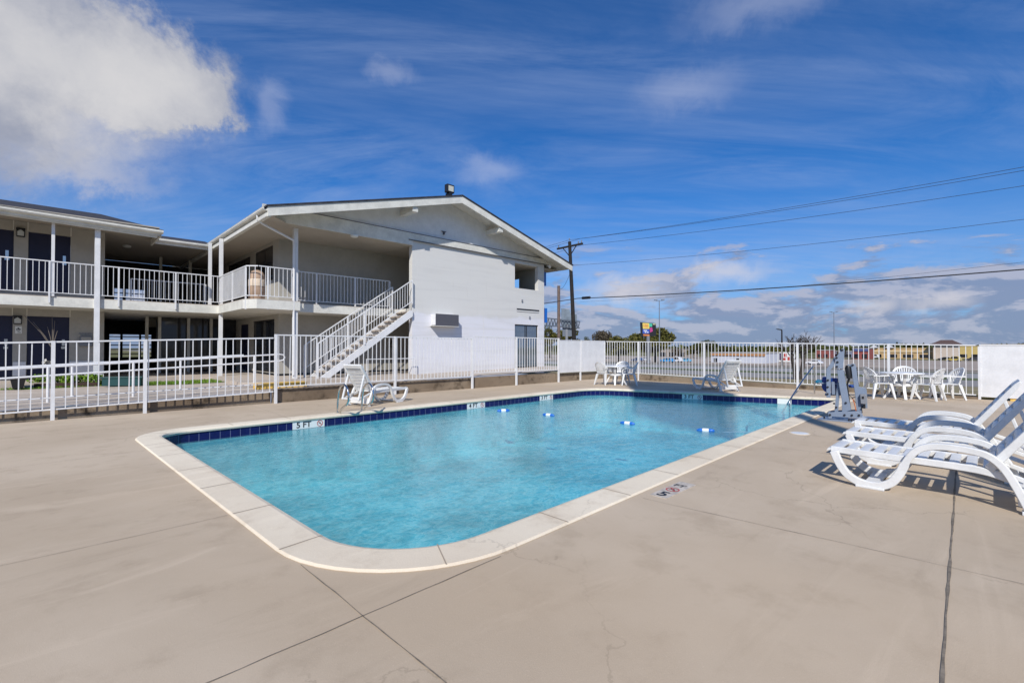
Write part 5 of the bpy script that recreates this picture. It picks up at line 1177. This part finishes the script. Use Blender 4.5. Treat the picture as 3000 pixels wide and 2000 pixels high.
pole(UP, 'tall black wooden utility pole with crossarm right of the gable', PH, -.045)
PT = Vector((UP.x-.045*PH, UP.y, UP.z+PH))
P2 = CAM+ray(3000, 700)*20.5; wd = (P2-PT); wd.z = 0
NP = PT+wd*1.25; NP.z = .0; pole(NP, 'wooden utility pole out past the right end of the line', PH-1.5, 0.0, name='utility_pole')
def wire(label, p, q, sag, r=.012, n=24):
    o = thing('overhead_wire', label, 'wire', 'overhead wires crossing the sky', loc=(0, 0, 0), rot=0); pts = []
    for i in range(n+1): f_ = i/n; c = p+(q-p)*f_; pts.append(c-Vector((0, 0, sag*4*f_*(1-f_))))
    M().tube(pts, r, 5).build('cable', M_wire, o); return o
def at_wire(x, y): k = 20.5; r = ray(x, y); return CAM+r*(k/r.y)
LEFT = PT-wd*.8
for lb, lb2, yl, yr, sag, r, xo in (('uppermost thin overhead wire, running over the sky to the right edge', 'uppermost wire left of the utility pole, going behind the gable roof', 699, 478, .25, .011, 1700), ('second overhead wire just below the uppermost one', 'second wire from the top left of the utility pole, reaching behind the roof', 703, 487, .28, .011, 1668), ('third overhead wire leaving the crossarm tip', 'third wire from the top on the left side of the utility pole', 718, 533, .25, .011, 1704), ('faint fourth overhead wire from the middle of the pole', 'wire from the middle of the pole running left under the eave', 777, 629, .30, .010, 1682)):
    a = CAM+ray(xo, yl)*(35/ray(xo, yl).y); b = at_wire(3000, yr); e = a+(b-a)*1.28; wire(lb, a, e, sag, r)
    l = a+(a-b)*.9; l.z = a.z-1.2; wire(lb2, a, l, .3, r)
a = CAM+ray(1692, 874)*(35/ray(1692, 874).y); b = at_wire(3000, 779); wire('thick low cable with a black splice box by the utility pole', a, a+(b-a)*1.28, .22, .030)
l = a+(a-b)*.9; l.z = a.z-.6; wire('thick low cable on the left of the pole, running behind the gable wall', a, l, .2, .028)
a2 = a+(b-a)*.012; M_sp = thing('splice_box', 'black cylindrical splice box hanging on the low cable', 'splice box', loc=(0, 0, 0), rot=0)
u = (b-a).normalized(); M().tube([a+u*.35, a+u*.42, a+u*1.05, a+u*1.12], [.03, .10, .10, .03], 10).build('case', M_black, M_sp)
a = CAM+ray(1700, 884)*(60/ray(1700, 884).y); b = CAM+ray(3000, 755)*(30/ray(3000, 755).y); wire('faint thin wire just above the thick low cable', a, a+(b-a)*1.2, .5, .010)
# weathered pole and its guy wire
WP = CAM+ray(1637, 1008)*45; WP.z = terr(st(WP)[0]); pole(WP, 'weathered brown wooden pole between gable and utility pole', 1.4+(1017-837)*45/F-WP.z, .0, M_wood2, (.16, .14), arms=False)
wire('slack guy wire between the two wooden poles', CAM+ray(1640, 848)*(45/ray(1640, 848).y), CAM+ray(1668, 805)*(35/ray(1668, 805).y), .25, .012)
# billboard truss with grey panels
D = 150; bbt = thing('sign_gantry', 'dark truss with grey sign panels seen from behind, beside the utility pole', 'sign gantry', loc=tuple(CAM+ray(1645, 1040)*(D/ray(1645, 1040).y)), rot=0)
gw = lambda x, y, dy=0: Vector(((x-1645)*D/F, dy, (1040-y)*D/F))
M().prism([(gw(x, y).x, gw(x, y).z) for x, y in ((1645, 903), (1668, 906), (1671, 918), (1690, 921), (1690, 958), (1645, 958))], xz, -.3, .3).build('sign_panel', mat('sign_back', (.16, .20, .24), .6, var=.3, vs=.4), bbt)
M().prism([(gw(x, y).x, gw(x, y).z) for x, y in ((1648, 958), (1676, 960), (1676, 985), (1648, 985))], xz, -.2, .2).build('sign_panel', mat('sign_back_dark', (.12, .14, .17), .6), bbt)
g = M()
for dy in (-.9, .9):
    g.bar(gw(1585, 930, dy), gw(1698, 942, dy), .28); g.bar(gw(1585, 952, dy), gw(1698, 961, dy), .28)
    for k in range(12):
        x0 = 1588+k*9.2; f0 = (x0-1585)/113; g.bar(gw(x0, 930+12*f0, dy), gw(x0+(4.6), 952+9*f0, dy), .16); g.bar(gw(x0+4.6, 952+9*f0, dy), gw(x0+9.2, 930+12*(f0+.08), dy), .16)
g.build('truss', mat('galvanised', (.10, .12, .15), .5, metal=.4), bbt); M().bar(gw(1660, 1040), gw(1660, 950), .7).build('post', M_grey, bbt)
# colourful billboard
D = 100; k_ = D/F; P = ter(1899, 1060); P = CAM+ray(1899, 1050)*(D/ray(1899, 1050).y); P.z = terr(st(P)[0]); bb = thing('billboard', 'bright multicoloured billboard on a pole in front of the round tree', 'billboard', loc=tuple(P), rot=0)
bw = lambda x, y: ((x-1899)*k_, 1.4+(1017-y)*k_-P.z)
M().prism([bw(x, y) for x, y in ((1876, 944), (1921, 947), (1922, 984), (1878, 986))], xz, -.2, .2).build('panel', M_black, bb)
def bpatch(name, pts, col): M().prism([bw(x, y) for x, y in pts], xz, -.24, -.203).build(name, mat('print_'+name, col, .5), bb)
bpatch('yellow_field', ((1882, 946), (1901, 947), (1902, 963), (1883, 963)), (.75, .6, .12)); bpatch('green_field', ((1901.3, 947), (1910, 948), (1910, 957), (1901.3, 957)), (.05, .42, .28)); bpatch('blue_field', ((1882, 964), (1902, 964), (1902, 977), (1882, 977)), (.03, .08, .4))
bpatch('magenta_field', ((1903, 960), (1910, 959), (1912, 970), (1904, 974)), (.45, .04, .2)); bpatch('orange_strip', ((1884, 979), (1902, 979.5), (1902, 984), (1884, 983)), (.6, .2, .05)); bpatch('pale_strip', ((1912, 948), (1920, 948.5), (1920, 951), (1912, 951)), (.5, .5, .3))
g = M()
for x0, y0 in ((1885, 949), (1889, 949.5), (1893, 950), (1896.5, 950)): g.prism([bw(x, y) for x, y in ((x0, y0), (x0+2.2, y0), (x0+1.6, y0+4), (x0+2.2, y0+10), (x0+.6, y0+10), (x0, y0+5))], xz, -.27, -.245)
g.build('red_letters', M_redink, bb)
g = M()
for x0, y0, w in ((1885, 967, 10), (1888, 972, 5), (1895, 972, 4)): g.prism([bw(x, y) for x, y in ((x0, y0), (x0+w, y0), (x0+w, y0+2.6), (x0, y0+2.6))], xz, -.27, -.245)
g.build('white_letters', M_dtile, bb); M().tube([(0, 0, 0), (0, 0, bw(1899, 984)[1])], .35, 10).build('post', M_grey, bb)
# lamp posts
def lamp_post(label, x, ytop, P, r, heads, m=None):
    o = thing('lamp_post', label, 'lamp post', 'lamp posts along the highway', loc=tuple(P), rot=0); h = 1.4+(1017-ytop)*P.y/F-P.z; m = m or mat('galvanised_post', (.22, .25, .30), .5, metal=.5)
    M().tube([(0, 0, 0), (0, 0, h)], [r, r*.6], 8).build('post', m, o)
    for dx in heads: M().bar((0, 0, h), (dx, 0, h+abs(dx)*.15), r*.9).build('arm', m, o); M().box(dx-.25*abs(dx)-.05, dx+.25*abs(dx)+.05, -.12, .12, h+abs(dx)*.12, h+abs(dx)*.2+.05).build('lamp_head', m, o)
    return o
P = ter(1934, 1079); P.x = (1932-1500)/F*P.y; lamp_post('tall thin grey lamp post right of the billboard', 1930, 881, P, .065, (-.35, .35))
P = CAM+ray(2444, 1040)*(120/ray(2444, 1040).y); P.z = terr(st(P)[0]); lamp_post('thin grey lamp post rising behind the pool lift', 2443, 915, P, .13, (-.8, .8))
P = CAM+ray(2291, 1045)*(110/ray(2291, 1045).y); P.z = terr(st(P)[0]); lamp_post('short black lamp post above the roadside board', 2288, 966, P, .24, (-1.0,), M_wood)
# tall pole sign of the motel behind the viewer; its shadow falls across the far pool corner
hx = 18.0; hb = hx*tan(SUN_EL)/cos(0); sh = Vector((sin(SUN_AZ), cos(SUN_AZ), 0))*hx
B1 = Vector((6.2, 12.4, 0))-sh; B2 = Vector((3.9, 14.5, 0))-sh
ps = thing('pole_sign', 'tall pole sign standing behind the viewer, known here by its shadow', 'sign', loc=tuple(B1), rot=0)
v = B2-B1; M().bar(Vector((0, 0, hb+2.2)), Vector((v.x, v.y, hb+2.2)), .35, 4.4).build('sign_panel', M_blue, ps); M().tube([(0, 0, 0), (0, 0, hb+4.4)], [.20, .17], 14).build('post', M_grey, ps)
